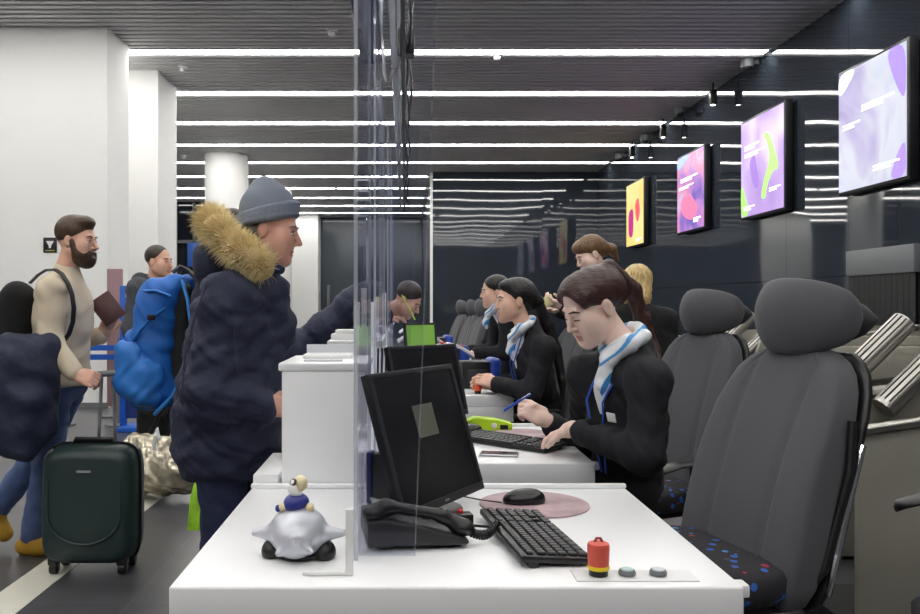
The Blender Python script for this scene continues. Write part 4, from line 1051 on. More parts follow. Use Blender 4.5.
for p, q, a, b_ in zip(tail, tail[1:], (.028, .030, .027, .019), (.030, .027, .019, .005)): tp.append(K(p, q, a, b_, .02))
sdf('ponytail', tp, .0045, H_BROWN, t, wob=[(.0012, 190, 160, 14, 0)]); sdf('hair', hp, .0045, H_BROWN_S, t, wob=[(.0007, 160, 40, 60, 0)])
Rc = J['R']; ch = J['chest']
mb = MB(); mb.box(-.022, -.002, -.016, .022, .002, .016, .001, M=Matrix.Translation(Vector(ch+Rc@V3(-.085, .128, .045))) @ Matrix([list(x)+[0] for x in Rc]+[[0, 0, 0, 1]]))
mb.build('name_badge', M['white_plastic'], t)
fix(t)
a, b_ = A(502, 412, 3.17), A(530, 394, 3.10); a, b_ = Vector(a), Vector(b_); d = (b_-a).normalized()
pt = thing('pen', 'blue ballpoint pen in the hand of the brown-haired agent', 'pen', a)
MB().tube([d*.012, d*(b_-a).length], .0052, 12).build('pen_barrel', mat('blue_pen', (40, 82, 190), .3), pt)
MB().tube([(0, 0, 0), d*.013], [.001, .0048], 12).build('pen_tip', M['steel'], pt)
MB().tube([d*((b_-a).length-.045)+Vector((0, -.007, .004)), d*((b_-a).length)+Vector((0, -.007, .004))], .0018, 8).build('pen_clip', M['chrome'], pt)

# ---- the black-haired agent at the third desk
t = thing('person', 'seated woman with long black ponytail and clasped hands, facing left at the third desk', 'person', (.86, 5.15, 0))
f = nrm((-1, -.14, 0)); r_ = np.cross(f, V3(0, 0, 1))
hd = Head(A(514, 301, 5.08), frame(-1, -.12, 2), 1.08, True)
sl_ = A(545, 349, 4.90); nk = A(526, 333, 5.08)
J = seated(A(534, 372, 5.08), V3(.86, 5.26, .665), f, [sl_, sl_+r_*.36], [A(531, 393, 4.86), A(515, 394, 5.30)], [A(497, 384, 5.05), A(495, 384, 5.16)], 16, nk, (-1, 0))
c_ = A(481, 380, 5.12)
HL = hand(J['wr'][0], A(476, 378, 5.10)-J['wr'][0], (.2, -.8, .5), 1, 1.1, (18, 30, 20), .1); HR = hand(J['wr'][1], A(476, 382, 5.15)-J['wr'][1], (.1, .9, .3), -1, 1.1, (18, 30, 20), .1)
body(t, 'body', hd, J, [HL, HR], SK_W, .0045, brow=H_BLACK)
skirt_trousers(t, J, SUIT); shirt(t, J); suit(t, J, .6, .006); scarf(t, J, hd, 1.1, 1); lanyard(t, J)
hp = [hd.e(0, -.028, .048, .084, .102, .088, .02), hd.e(0, .035, .088, .060, .05, .034, .03), hd.e(0, -.09, .01, .07, .05, .075, .03), hd.e(0, .110, -.010, .058, .055, .088, .015, True), hd.e(-.085, .050, -.035, .05, .050, .062, .012, True), hd.e(.085, .050, -.035, .05, .050, .062, .012, True),
      hd.e(-.092, -.010, -.012, .018, .024, .032, .01, True), hd.k((0, -.11, .02), (0, -.14, -.01), .036, .038, .02)]
tail = [hd.L(0, -.13, .0), A(547, 325, 5.12), A(556, 350, 5.12), A(562, 380, 5.10), A(563, 402, 5.08)]
tp = []
for p, q, a, b_ in zip(tail, tail[1:], (.038, .040, .034, .026), (.040, .034, .026, .01)): tp.append(K(p, q, a, b_, .02))
sdf('ponytail', tp, .006, H_BLACK, t); sdf('hair', hp, .006, H_BLACK_S, t, wob=[(.0007, 160, 40, 60, 0)])
fix(t)

# ---- third agent half hidden beyond her
t = thing('person', 'dark-haired agent mostly hidden behind the black-haired woman, facing left', 'person', (.86, 6.9, 0))
hd = Head(A(494, 292, 6.85), frame(-1, -.1, 4), 1.05, True)
f = nrm((-1, -.1, 0)); r_ = np.cross(f, V3(0, 0, 1)); nk = hd.L(0, -.03, -.16); sl_ = nk-r_*.18+V3(.03, 0, -.06)
J = seated(nk+V3(.13, 0, -.24), V3(.90, 6.9, .665), f, [sl_, sl_+r_*.36], [sl_+V3(-.02, -.03, -.27), sl_+r_*.36+V3(-.02, .03, -.27)], [sl_+V3(-.25, .03, -.27), sl_+r_*.36+V3(-.25, -.03, -.27)], 8, nk, (-1, 0))
body(t, 'body', hd, J, [hand(J['wr'][q], (-1, 0, -.1), (0, 0, 1), 1 if q else -1, 1.0) for q in (0, 1)], SK_W, .007, brow=H_BLACK)
skirt_trousers(t, J, SUIT, .01); shirt(t, J, vox=.009); suit(t, J, .6, .008); scarf(t, J, hd, 1.0, 1)
hp = [hd.e(0, -.026, .05, .086, .104, .088, .02), hd.e(0, -.06, -.03, .085, .075, .11, .03), hd.e(0, .105, -.012, .056, .055, .085, .015, True), hd.e(-.085, .050, -.035, .05, .050, .062, .012, True), hd.e(.085, .050, -.035, .05, .050, .062, .012, True)]
sdf('hair', hp, .007, H_BLACK, t); fix(t)

def standing(c, f, neck, pelvis, sh_w=.36, pitch=5, el=None, wr=None, stance=.10, floor_z=0):
    f = nrm((f[0], f[1], 0)); r = np.cross(f, V3(0, 0, 1)); sh0 = neck+V3(0, 0, -.065)-f*.01
    J = dict(w=.92 if sh_w < .38 else 1.0, R=frame(f[0], f[1], pitch), neck=neck, chest=neck+(pelvis-neck)*.40, pelvis=pelvis, sh=[sh0-r*sh_w/2, sh0+r*sh_w/2], Rp=frame(f[0], f[1]))
    J['el'] = el or [J['sh'][q]+V3(0, 0, -.29)-f*.03+r*(-.04, .04)[q] for q in (0, 1)]
    J['wr'] = wr or [J['el'][q]+V3(0, 0, -.24)+f*.06 for q in (0, 1)]
    J['hip'] = [pelvis+r*x*.9+V3(0, 0, -.04) for x in (-stance, stance)]
    J['an'] = [V3(*(pelvis+r*x*1.1)[:2], .10) for x in (-stance, stance)]
    J['kn'] = [(J['hip'][q]+J['an'][q])/2+f*.03 for q in (0, 1)]; J['toe'] = [f, f]
    return J
def trousers(root, J, m, vox=.007, r=(.098, .074, .062), shoe=None, shoer=.008, name='shoe'):
    P = [E(J['pelvis'], V3(.175, .125, .14), J['Rp'], .04)]
    for q in (0, 1): P += limb(J['hip'][q], J['kn'][q], J['an'][q]+V3(0, 0, .0), r)
    sdf('trousers', P, vox, m, root, wob=WR)
    for q in (0, 1): sdf(name, foot(J['an'][q], J['toe'][q], shoer), vox, shoe or M['black'], root)

# ---- standing agent with a phone, light brown ponytail
t = thing('person', 'standing woman with light brown ponytail looking down at a phone, behind the writing agent', 'person', (1.28, 5.75, 0))
hd = Head(A(590, 255, 5.75), frame(-1, -.12, 26), 1.0, True)
nk = hd.L(0, -.035, -.15)
ph = A(549, 303, 5.55)
J = standing(None, (-.9, -.35), nk, V3(1.30, 5.78, .92), .35, 8)
J['el'] = [J['sh'][0]+V3(-.02, -.03, -.27), J['sh'][1]+V3(-.02, .02, -.27)]; J['wr'] = [ph+V3(.10, .0, -.02), J['el'][1]+V3(-.2, -.04, .06)]
body(t, 'body', hd, J, [hand(J['wr'][0], (-1, -.1, .25), (-.1, -.6, -.7), 1, 1.0, (35, 30, 20)), hand(J['wr'][1], (-1, -.3, .2), (0, .3, 1), -1)], SK_F, .0055, brow=H_LIGHT, closed=True)
trousers(t, J, BLACKCLOTH, .009); shirt(t, J, vox=.008); suit(t, J, .6, .007, m=BLACKCLOTH)
hp = [hd.e(0, -.026, .05, .084, .103, .088, .02), hd.e(0, .045, .080, .064, .055, .045, .03), hd.e(0, -.09, .01, .07, .05, .07, .03), hd.e(0, .110, -.022, .056, .052, .075, .015, True), hd.e(-.085, .050, -.035, .05, .050, .055, .012, True), hd.e(.085, .050, -.035, .05, .050, .055, .012, True),
      hd.e(-.092, -.010, -.012, .018, .024, .032, .01, True), hd.k((0, -.11, .03), (0, -.16, -.03), .030, .034, .02), hd.k((0, -.16, -.03), (0, -.165, -.13), .034, .010, .02)]
sdf('hair', hp, .006, H_LIGHT, t); MB().tube([hd.L(-.02, -.125, .045), hd.L(0, -.115, .062), hd.L(.02, -.125, .045), hd.L(0, -.14, .012), hd.L(-.02, -.125, .045)], .01, 8).build('hair_tie', M['black'], t)
fix(t)
o = MB().box(-.035, -.005, -.065, .035, .005, .065, .005, M=Matrix.Rotation(R(60), 4, 'Y')).build('smartphone', mat('pale_phone', (224, 212, 160), .3), None, loc=Vector(ph+V3(-.03, -.02, .0))); tag(o, 'pale yellow phone held by the standing woman with the light brown ponytail', 'phone')

# ---- blonde woman seen from behind
t = thing('person', 'blonde woman in dark clothes seen from behind, right of the standing agent', 'person', (1.5, 5.2, 0))
hd = Head(A(638, 287, 5.2), frame(.45, 1, 12), 1.0, True); nk = hd.L(0, -.03, -.15)
J = standing(None, (.5, 1), nk, V3(nk[0]-.04, nk[1]-.06, .80), .35, 12)
body(t, 'body', hd, J, [hand(J['wr'][q], (.1, .2, -1), (1 if q else -1, 0, 0), 1 if q else -1) for q in (0, 1)], SK_F, .007, face=True, brow=H_BLOND)
trousers(t, J, BLACKCLOTH, .01); suit(t, J, .6, .008, vneck=False, m=BLACKCLOTH)
hp = [hd.e(0, -.026, .05, .09, .11, .09, .02), hd.e(0, -.055, -.04, .092, .080, .12, .03), hd.e(0, .115, -.02, .056, .055, .085, .015, True), hd.k((-.04, -.08, -.09), (-.03, -.07, -.19), .045, .02, .03), hd.k((.04, -.08, -.09), (.05, -.06, -.17), .045, .02, .03)]
sdf('hair', hp, .006, H_BLOND, t, wob=[(.003, 120, 60, 20, 0)]); fix(t)
# ================================================================ PASSENGERS
PARKA = mat('navy_parka_cloth', (27, 33, 58), .75, bump=(22, .6, .014))
PARKA_LINE = mat('navy_stitching', (40, 44, 66), .8)
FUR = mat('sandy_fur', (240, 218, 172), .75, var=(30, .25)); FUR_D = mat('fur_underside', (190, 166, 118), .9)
KNIT = mat('blue_grey_knit', (124, 131, 145), .95, bump=(140, .35, .004))

# ---- man in the parka
t = thing('person', 'man in a grey knit hat and navy parka with fur-trimmed hood, standing at the counter', 'person', (-.66, 3.22, 0))
hd = Head(A(271, 230, 3.22), frame(1, -.06, 11), 1.06)
nk = A(250, 273, 3.22); pel = V3(-.71, 3.22, .90)
f = V3(1, 0, 0)
J = standing(None, (1, 0), nk, pel, .42, 2)
J['sh'] = [V3(-.64, 3.45, 1.32), V3(-.64, 2.99, 1.32)]
J['el'] = [V3(-.70, 3.50, 1.0), V3(-.70, 2.95, 1.0)]; J['wr'] = [V3(-.50, 3.36, .95), V3(-.51, 3.02, .93)]
body(t, 'body', hd, J, [hand(J['wr'][0], (1, -.3, .0), (0, .2, 1), 1), hand(J['wr'][1], (.8, .4, -.1), (.1, -.9, .3), -1)], SK_R, .0045, brow=H_GREY)
trousers(t, J, DARKJEANS, .008, (.105, .088, .078))
P = [E(V3(-.655, 3.22, 1.20), V3(.180, .225, .245), None, .05), E(V3(-.670, 3.22, .98), V3(.205, .235, .27), None, .08), E(V3(-.69, 3.22, .80), V3(.215, .245, .26), None, .08),
     K(nk+V3(.0, 0, -.01), nk+V3(.035, 0, -.09), .085, .12, .03), K(nk+V3(.03, 0, .01), V3(-.50, 3.22, 1.20), .06, .08, .03)]
for q in (0, 1):
    P += [K(V3(-.64, 3.22, 1.33), J['sh'][q], .10, .095, .07)]
    P += limb(J['sh'][q], J['el'][q], J['wr'][q]-V3(.02, 0, 0), (.095, .086, .062), 0, .055)
P += [E(V3(-.70, 2.98, .97), V3(.10, .09, .10), None, .05)]
P += [B(V3(-.66, 3.22, .40), V3(.5, .5, .232), .003, None, .02, True), E(hd.L(0, .03, -.03), V3(.09, .09, .12)*1.05, None, .02, True)]
sdf('parka', P, .0065, PARKA, t, wob=[(.005, 16, 9, 46, 0), (.0035, 30, 22, -70, 1.4), (.0025, 70, -30, 82, 2)])
# seams: down the sleeve, round the hem and the yoke
sd = J['sh'][1]
MB().tube([(-.70, 2.89, 1.36), (-.735, 2.87, 1.25), (-.765, 2.865, 1.12), (-.775, 2.868, 1.0), (-.72, 2.876, .93)], .0035, 6).tube([(-.60, 2.91, 1.30), (-.60, 2.895, 1.18), (-.59, 2.91, 1.06)], .003, 6).build('stitching', PARKA_LINE, t)
hoodP = [E(A(217, 268, 3.22), V3(.14, .088, .115), frame(1, 0, -25), .03), K(A(218, 300, 3.22), A(250, 292, 3.22), .10, .10, .04), E(A(250, 244, 3.22), V3(.11, .115, .12), None, .02, True)]
sdf('hood', hoodP, .006, PARKA, t, wob=[(.003, 30, 12, 40, 0)])
rf = [A(262, 268, 3.05), A(250, 257, 3.00), A(234, 246, 3.01), A(217, 228, 3.07), A(210, 219, 3.22), A(217, 228, 3.37), A(240, 250, 3.44), A(260, 272, 3.38)]
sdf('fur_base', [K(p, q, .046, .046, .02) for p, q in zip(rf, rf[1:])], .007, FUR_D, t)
rnd = random.Random(3); fb = bmesh.new()
for i in range(7000):
    u = rnd.random()*(len(rf)-1.001); j = int(u); p = rf[j]+(rf[j+1]-rf[j])*(u-j); ax = nrm(rf[j+1]-rf[j])
    n = nrm(np.array([rnd.gauss(0, 1) for _ in range(3)])); n = nrm(n-ax*np.dot(n, ax)*.8)
    base = p+n*.042; dr = nrm(n+ax*rnd.uniform(-.5, .5)+V3(-.25, 0, .25)); ln = rnd.uniform(.028, .058); sd_ = nrm(np.cross(dr, V3(rnd.random(), rnd.random(), rnd.random()+.1)))
    w = rnd.uniform(.0011, .002); mid = base+dr*ln*.6; tip = base+dr*ln+V3(0, 0, -.006)
    vs = [fb.verts.new(v) for v in (base-sd_*w, base+sd_*w, mid+sd_*w*.7, mid-sd_*w*.7, tip)]
    fb.faces.new(vs[:4]); fb.faces.new((vs[3], vs[2], vs[4]))
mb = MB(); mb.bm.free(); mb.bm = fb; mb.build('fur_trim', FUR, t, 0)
hatP = [hd.e(0, -.020, .054, .091, .110, .106, .03), hd.k((0, -.035, .11), (0, -.050, .136), .066, .052, .05), B(hd.L(0, .0, -.205), V3(.3, .3, .222)*1.0, .004, frame(1, -.06, 11-24), .006, True)]
sdf('knit_hat', hatP, .0045, KNIT, t, wob=[(.0022, 30, 10, 50, 0)])
cuf = []
for k in range(33):
    a = 2*PI*k/32; cuf.append(hd.L(.0895*math.sin(a), -.022+.100*math.cos(a), .030+.046*math.cos(a)))
sdf('hat_cuff', [K(p, q, .013, .013, .008) for p, q in zip(cuf, cuf[1:])]+[K(p+hd.R@V3(0, 0, .02), q+hd.R@V3(0, 0, .02), .012, .012, .008) for p, q in zip(cuf, cuf[1:])]+[K(p+hd.R@V3(0, 0, .038), q+hd.R@V3(0, 0, .038), .011, .011, .008) for p, q in zip(cuf, cuf[1:])], .0045, KNIT, t)
sdf('hair', [hd.e(0, -.05, -.01, .078, .070, .06, .02), hd.e(0, -.08, -.2, .2, .3, .14, .01, True), hd.e(-.09, -.010, -.012, .02, .024, .032, .006, True), hd.e(.09, -.010, -.012, .02, .024, .032, .006, True)], .005, H_GREY, t)
sdf('collar', [K(p, q, .018, .018, .01) for p, q in zip([nk+V3(.045+.07*math.cos(a), .075*math.sin(a), .025-.01*math.cos(a)) for a in [2*PI*k/14 for k in range(15)]], [nk+V3(.045+.07*math.cos(a), .075*math.sin(a), .025-.01*math.cos(a)) for a in [2*PI*(k+1)/14 for k in range(15)]])], .005, mat('blue_collar_cloth', (40, 60, 100), .8), t)
fix(t)

# ---- wearer of the blue backpack, nearly hidden behind the parka
t = thing('person', 'person in black trousers hidden behind the parka, wearing the blue backpack', 'person', (-.93, 4.25, 0))
hd2 = Head(A(236, 236, 4.25), frame(1, .1, 22), 1.0); nk = hd2.L(0, -.03, -.15)
J = standing(None, (1, .1), nk, V3(-.94, 4.25, .90), .38, 8)
body(t, 'body', hd2, J, [hand(J['wr'][q], (.2, 0, -1), (0, 1 if q == 0 else -1, 0), 1) for q in (0, 1)], SK_M, .008, face=False)
trousers(t, J, BLACKCLOTH, .011); suit(t, J, .6, .01, vneck=False, t=.03, m=BLACKCLOTH)
sdf('hair', [hd2.e(0, -.028, .05, .083, .10, .085, .02), hd2.e(0, .12, -.01, .07, .07, .09, .01, True)], .009, H_DARK, t); fix(t)

# ---- blue backpack
BLUE = mat('blue_nylon', (30, 102, 186), .55, bump=(12, .35, .01)); BLUE_D = mat('deep_blue_nylon', (20, 70, 150), .55); BLUE_L = mat('sky_blue_webbing', (52, 134, 214), .5)
t = thing('backpack', 'large bright blue hiking backpack with black harness, worn behind the parka man', 'backpack', (-1.22, 4.2, .95))
def bp(px, py, dy=0): return A(px, py, 4.15)+V3(0, dy, 0)
P = [K(bp(158, 300), bp(150, 385), .105, .120, .04), K(bp(158, 300, .14), bp(150, 385, .14), .10, .115, .04), K(bp(160, 296), bp(176, 284), .085, .05, .04), K(bp(160, 296, .14), bp(178, 284, .14), .085, .05, .04),
     K(bp(146, 392), bp(165, 392), .09, .08, .04), K(bp(140, 345), bp(140, 380), .085, .09, .03), K(bp(140, 345, .12), bp(140, 380, .12), .085, .09, .03)]
sdf('pack_body', P, .006, BLUE, t, wob=[(.004, 20, 10, 46, 0), (.003, 60, -22, 45, 1)])
P = [K(bp(137, 352, -.03), bp(136, 380, -.03), .095, .10, .03), K(bp(152, 372, -.06), bp(150, 388, -.06), .09, .095, .03), K(bp(137, 352, .15), bp(136, 380, .15), .09, .09, .03), E(bp(146, 325), V3(.2, .3, .08), None, .02, True)]
sdf('front_pocket', P, .006, mat('mid_blue_nylon', (40, 116, 200), .5), t, wob=[(.004, 24, 10, 46, 0), (.003, 60, 30, -40, 0)])
P = [K(bp(185, 290), bp(180, 395), .035, .04, .02), K(bp(185, 290, .15), bp(180, 395, .15), .035, .04, .02), K(bp(172, 300), bp(170, 380), .04, .045, .02)]
sdf('back_padding', P, .007, M['black_matt'], t)
MB().tube([bp(186, 281, -.07), bp(193, 300, -.10), bp(197, 330, -.10), bp(193, 365, -.10), bp(178, 394, -.10), bp(160, 412, -.09)], .016, 10, flat=.6).build('shoulder_strap', BLUE_L, t)
MB().tube([bp(140, 340, -.105), bp(150, 328, -.13), bp(160, 318, -.135), bp(172, 308, -.11)], .013, 8, flat=.5).build('compression_strap', BLUE_L, t)
MB().tube([bp(150, 291, -.10), bp(163, 291, -.115), bp(176, 296, -.10)], .011, 8, flat=.5).build('side_strap', BLUE_L, t)
MB().box(-.018, -.012, -.014, .018, .012, .014, .004, M=Matrix.Translation(Vector(bp(160, 317, -.142)))).build('buckle', M['black'], t)
MB().tube([bp(170, 402, -.02), bp(160, 415, -.04), bp(153, 432, -.05)], .013, 8).tube([bp(176, 400, .0), bp(168, 420, -.03), bp(170, 430, -.03)], .010, 8).build('hip_strap', M['black'], t)
MB().tube([bp(170, 272, .05), bp(176, 266, .07), bp(184, 270, .09), bp(190, 276, .08)], .012, 8).build('carry_loop', M['black'], t)
fix(t)

# ---- lime bag
t = thing('shopping_bag', 'lime green bag hanging beside the parka man, only its edge in view', 'bag', V3(-1.02, 3.9, .26))
p0 = A(205, 505, 3.9)
MB().loft([[(p0[0]-.075, 3.86, .245), (p0[0]+.07, 3.86, .245), (p0[0]+.07, 3.96, .245), (p0[0]-.075, 3.96, .245)], [(p0[0]-.062, 3.87, .40), (p0[0]+.06, 3.87, .40), (p0[0]+.06, 3.95, .40), (p0[0]-.062, 3.95, .40)], [(p0[0]-.045, 3.9, .48), (p0[0]+.05, 3.9, .48), (p0[0]+.05, 3.92, .48), (p0[0]-.045, 3.92, .48)]]).build('bag_body', mat('lime_bag', (150, 206, 40), .5, var=(14, .35)), t)
MB().tube([(p0[0]-.03, 3.91, .475), (p0[0]-.01, 3.93, .60), (p0[0]+.03, 3.91, .475)], .005, 8).build('bag_handle', M['white_plastic'], t); fix(t)

# ---- walking man
SWEAT = mat('beige_sweater_knit', (204, 190, 168), .9, bump=(60, .2, .004))
t = thing('person', 'bearded man walking in a beige sweater, jeans and yellow boots', 'person', (-1.76, 4.26, 0))
hd = Head(A(77, 241, 4.28), frame(1, -.12, 4), .98); nk = A(66, 272, 4.28); pel = A(60, 378, 4.28)
J = standing(None, (1, -.05), nk, pel, .40, 3)
J['sh'] = [A(58, 288, 4.46), A(52, 291, 4.08)]
J['el'] = [A(66, 345, 4.56), A(50, 345, 4.03)]; J['wr'] = [A(103, 335, 4.50), A(76, 374, 4.00)]
J['kn'] = [A(38, 455, 4.42), A(48, 465, 4.30)]; J['an'] = [A(0, 505, 4.40), A(33, 538, 4.30)]; J['an'][1][2] = .10; J['toe'] = [nrm((.55, 0, -.85)), V3(1, -.05, 0)]
def foot2(an, d, t_=0):
    u = nrm(np.cross(V3(0, 1, 0), d)); u = u if u[2] > 0 else -u
    return [K(an, an-u*.05+d*.03, .042+t_, .040+t_, .02), K(an-u*.055-d*.04, an-u*.062+d*.14, .036+t_, .030+t_, .02)]
_foot = foot
def foot(an, d, t=0): return foot2(an, nrm(d), t)
HN = hand(J['wr'][1], A(96, 378, 3.98)-J['wr'][1], (0, -.75, .6), 1, 1.0, fist=((50, 55, 30),)*4, thumb=(V3(.7, -.3, -.3), V3(.8, -.1, -.4)))
HF = hand(J['wr'][0], A(116, 306, 4.46)-J['wr'][0], (.4, -.6, .3), 1, 1.0, fist=((35, 35, 20),)*4)
body(t, 'body', hd, J, [HN, HF], SK_M, .005, brow=H_CHEST)
trousers(t, J, JEANS, .007, (.100, .076, .062), mat('yellow_boot_leather', (172, 132, 36), .7), .014, 'boot')
P = torso(J, .030, 1.0)
for q in (0, 1): P += limb(J['sh'][q], J['el'][q], J['el'][q]+(J['wr'][q]-J['el'][q])*.92, (.070, .058, .044), 0, .03)
P += [K(nk+V3(0, 0, -.05), nk+V3(.004, 0, -.005), .085, .070, .02), B(pel+V3(0, 0, -.165), V3(.3, .3, .13), .01, None, .01, True)]
sdf('sweater', P, .006, SWEAT, t, wob=[(.003, 20, 9, 36, 0), (.002, 52, -18, 40, 1)])
sdf('hair', [hd.e(0, -.022, .050, .080, .101, .090, .02), hd.e(0, .04, .100, .060, .050, .036, .02), hd.e(0, .105, -.016, .068, .060, .080, .01, True), hd.e(-.092, -.010, -.014, .03, .03, .036, .006, True), hd.e(.092, -.010, -.014, .03, .03, .036, .006, True), hd.e(0, -.04, -.15, .2, .2, .11, .02, True)], .005, H_CHEST, t)
sdf('beard', [hd.e(0, .042, -.076, .069, .066, .062, .02), hd.e(0, .066, -.105, .038, .040, .038, .02), hd.k((-.070, .008, -.005), (-.056, .035, -.07), .014, .026, .02), hd.k((.070, .008, -.005), (.056, .035, -.07), .014, .026, .02), hd.k((-.022, .090, -.057), (.022, .090, -.057), .008, .008, .01), hd.k((-.013, .106, -.0712), (.013, .106, -.0712), .010, .010, .006, True), hd.e(0, .075, -.015, .048, .05, .036, .01, True)], .0045, H_CHEST, t)
fix(t)
t = thing('backpack', 'black backpack on the back of the walking man', 'backpack', A(10, 315, 4.28))
P = [K(A(18, 300, 4.2), A(14, 340, 4.2), .095, .10, .03), K(A(18, 300, 4.38), A(14, 340, 4.38), .095, .10, .03), K(A(6, 310, 4.3), A(4, 338, 4.3), .07, .075, .03)]
sdf('pack_body', P, .007, BLACKCLOTH, t, wob=[(.003, 30, 10, 30, 0)])
for yy in (4.06, 4.47):
    MB().tube([A(30, 283, yy), A(38, 275, yy+.01 if yy < 4.2 else yy-.01), A(46, 270, yy+.03 if yy < 4.2 else yy-.03), A(55, 269.5, yy+.015 if yy < 4.2 else yy-.015), A(62, 274, yy), A(68, 283, yy), A(72, 294, yy), A(74, 308, yy-.005), A(73, 322, yy-.01 if yy < 4.2 else yy+.01), A(69, 334, yy), A(60, 346, yy)], .014, 8, flat=.5).build('shoulder_strap', M['black'], t)
fix(t)
t = thing('jacket', 'dark navy jacket draped over the arm of the walking man', 'jacket', A(25, 400, 3.9))
P = [K(A(50, 346, 4.02), A(12, 352, 4.0), .075, .09, .05), K(A(42, 360, 3.98), A(40, 430, 3.96), .085, .075, .05), K(A(18, 365, 3.96), A(10, 440, 3.95), .10, .09, .05), K(A(30, 400, 3.9), A(26, 448, 3.92), .075, .06, .05), K(A(-8, 370, 4.0), A(-10, 440, 4.0), .09, .08, .05)]
sdf('jacket_cloth', P, .008, PARKA, t, wob=[(.006, 30, 12, 8, 0), (.004, 12, 30, 40, 1)]); fix(t)
t = thing('passport_wallet', 'dark red-brown passport wallet raised in the walking man\'s hand', 'wallet', A(110, 308, 4.47), 0)
Mx = Matrix.Rotation(R(-38), 4, 'Y') @ Matrix.Rotation(R(18), 4, 'Z')
MB().box(-.075, -.010, -.075, .05, -.002, .085, .003, M=Mx).box(-.07, .003, -.07, .045, .009, .08, .003, M=Mx).build('cover', mat('oxblood_leather', (78, 40, 38), .45), t)
MB().box(-.065, -.002, -.065, .048, .003, .078, M=Mx).build('pages', mat('tan_pages', (150, 120, 60), .7), t)

# ---- suitcase
GREEN = mat('dark_green_shell', (36, 54, 54), .42, bump=(60, .08, .002))
t = thing('suitcase', 'dark green hard-shell suitcase on wheels, pulled by the walking man', 'suitcase', (-1.53, 4.06, 0))
rings = []
for yy, k_ in ((-.13, .78), (-.125, .86), (-.11, .93), (-.08, .985), (0, 1.0), (.08, .985), (.11, .93), (.125, .86), (.13, .78)):
    rings.append([(k_*.225*math.copysign(abs(math.cos(a))**.32, math.cos(a)), yy, .335+(k_*.265+.02)*math.copysign(abs(math.sin(a))**.32, math.sin(a))) for a in [2*PI*k/48 for k in range(48)]])
MB().loft(rings).build('shell', GREEN, t, 60)
MB().tube([(-.172, -.126, .47), (-.174, -.131, .36)]+[(-.174*math.cos(a), -.131-.006*math.sin(a), .30-.14*math.sin(a)) for a in [PI*k/24 for k in range(25)]]+[(.174, -.131, .36), (.172, -.126, .47)], .006, 8).build('moulded_rib', GREEN, t)
MB().box(-.035, -.137, .50, .035, -.128, .512, .003).build('badge', M['alu'], t)
zp = MB()
zp.tube([(.229*math.copysign(abs(math.cos(a))**.32, math.cos(a)), 0, .335+.289*math.copysign(abs(math.sin(a))**.32, math.sin(a))) for a in [2*PI*k/48 for k in range(49)]], .006, 6, cap=False); zp.build('zip', M['black'], t)
MB().tube([(-.10, -.0, .615), (-.09, 0, .64), (.09, 0, .64), (.10, 0, .615)], .012, 10).build('carry_handle', M['black'], t)
for sx in (-1, 1):
    for sy in (-1, 1):
        w = MB().box(sx*.165-.025, sy*.07-.03, .045, sx*.165+.025, sy*.07+.03, .085, .01)
        w.lathe([(.02, -.02), (.03, -.016), (.03, .016), (.02, .02)], n=18, M=Matrix.Translation((sx*.165, sy*.07, .031)) @ Matrix.Rotation(PI/2, 4, 'Y')).build('wheel', M['black'], t)
MB().tube([(-.0, .06, .60), (.03, .02, .955)], .009, 10).tube([(.085, .06, .60), (.085, .02, .955)], .009, 10).build('telescopic_handle', M['alu'], t)
MB().tube([(-.02, .02, .955), (.11, .02, .965)], .015, 12).build('grip', M['grey_plastic'], t); sub(t, 'grip', 'telescopic_handle')

# ---- short-haired man beyond the backpack
t = thing('person', 'short-haired man in a grey hooded jacket, seen over the blue backpack', 'person', (-1.87, 6.3, 0))
hd = Head(A(159, 262, 6.3), frame(1, -.35, 2), .98); nk = hd.L(0, -.03, -.15)
J = standing(None, (1, -.3), nk, V3(nk[0]-.03, nk[1]+.01, .93), .40, 3)
body(t, 'body', hd, J, [hand(J['wr'][q], (.2, 0, -1), (0, 1 if q == 0 else -1, 0), 1) for q in (0, 1)], SK_M, .006, brow=H_DARK)
trousers(t, J, BLACKCLOTH, .011); suit(t, J, .6, .009, vneck=False, t=.034, m=mat('grey_jacket_cloth', (70, 72, 78), .85))
sdf('jacket_hood', [K(nk+V3(-.09, -.08, -.0), nk+V3(-.09, .08, -.0), .06, .06, .03), K(nk+V3(-.09, -.08, 0), nk+V3(.05, -.09, -.06), .055, .04, .03)], .009, mat('grey_hood_cloth', (58, 60, 66), .9), t)
sdf('hair', [hd.e(0, -.024, .048, .079, .099, .087, .02), hd.e(0, .11, -.016, .07, .062, .080, .01, True), hd.e(-.092, -.010, -.014, .03, .03, .036, .006, True), hd.e(.092, -.010, -.014, .03, .03, .036, .006, True), hd.e(0, -.04, -.15, .2, .2, .11, .02, True)], .006, H_DARK, t); fix(t)

# ---- man bending over the third counter
t = thing('person', 'man in a dark navy jacket bending low over a tall counter between the screens', 'person', (-.80, 6.12, 0))
hd = Head(A(408, 300, 6.12), frame(1, -.35, 36), 1.0); nk = hd.L(0, -.05, -.13)
J = standing(None, (1, 0), nk, V3(-.80, 6.12, .96), .38, 60)
J['chest'] = nk*.62+J['pelvis']*.38+V3(0, 0, .16); J['sh'] = [nk+V3(-.10, .19, -.03), nk+V3(-.10, -.19, -.03)]
J['el'] = [V3(-.30, 6.36, 1.235), V3(-.30, 5.90, 1.225)]; J['wr'] = [V3(-.14, 6.22, 1.215), V3(-.14, 6.03, 1.205)]
body(t, 'body', hd, J, [hand(J['wr'][q], (1, 0, 0), (0, 0, 1), 1 if q else -1) for q in (0, 1)], SK_M, .006, brow=H_DARK)
trousers(t, J, DARKJEANS, .011)
suit(t, J, .6, .008, vneck=False, t=.035, m=PARKA)
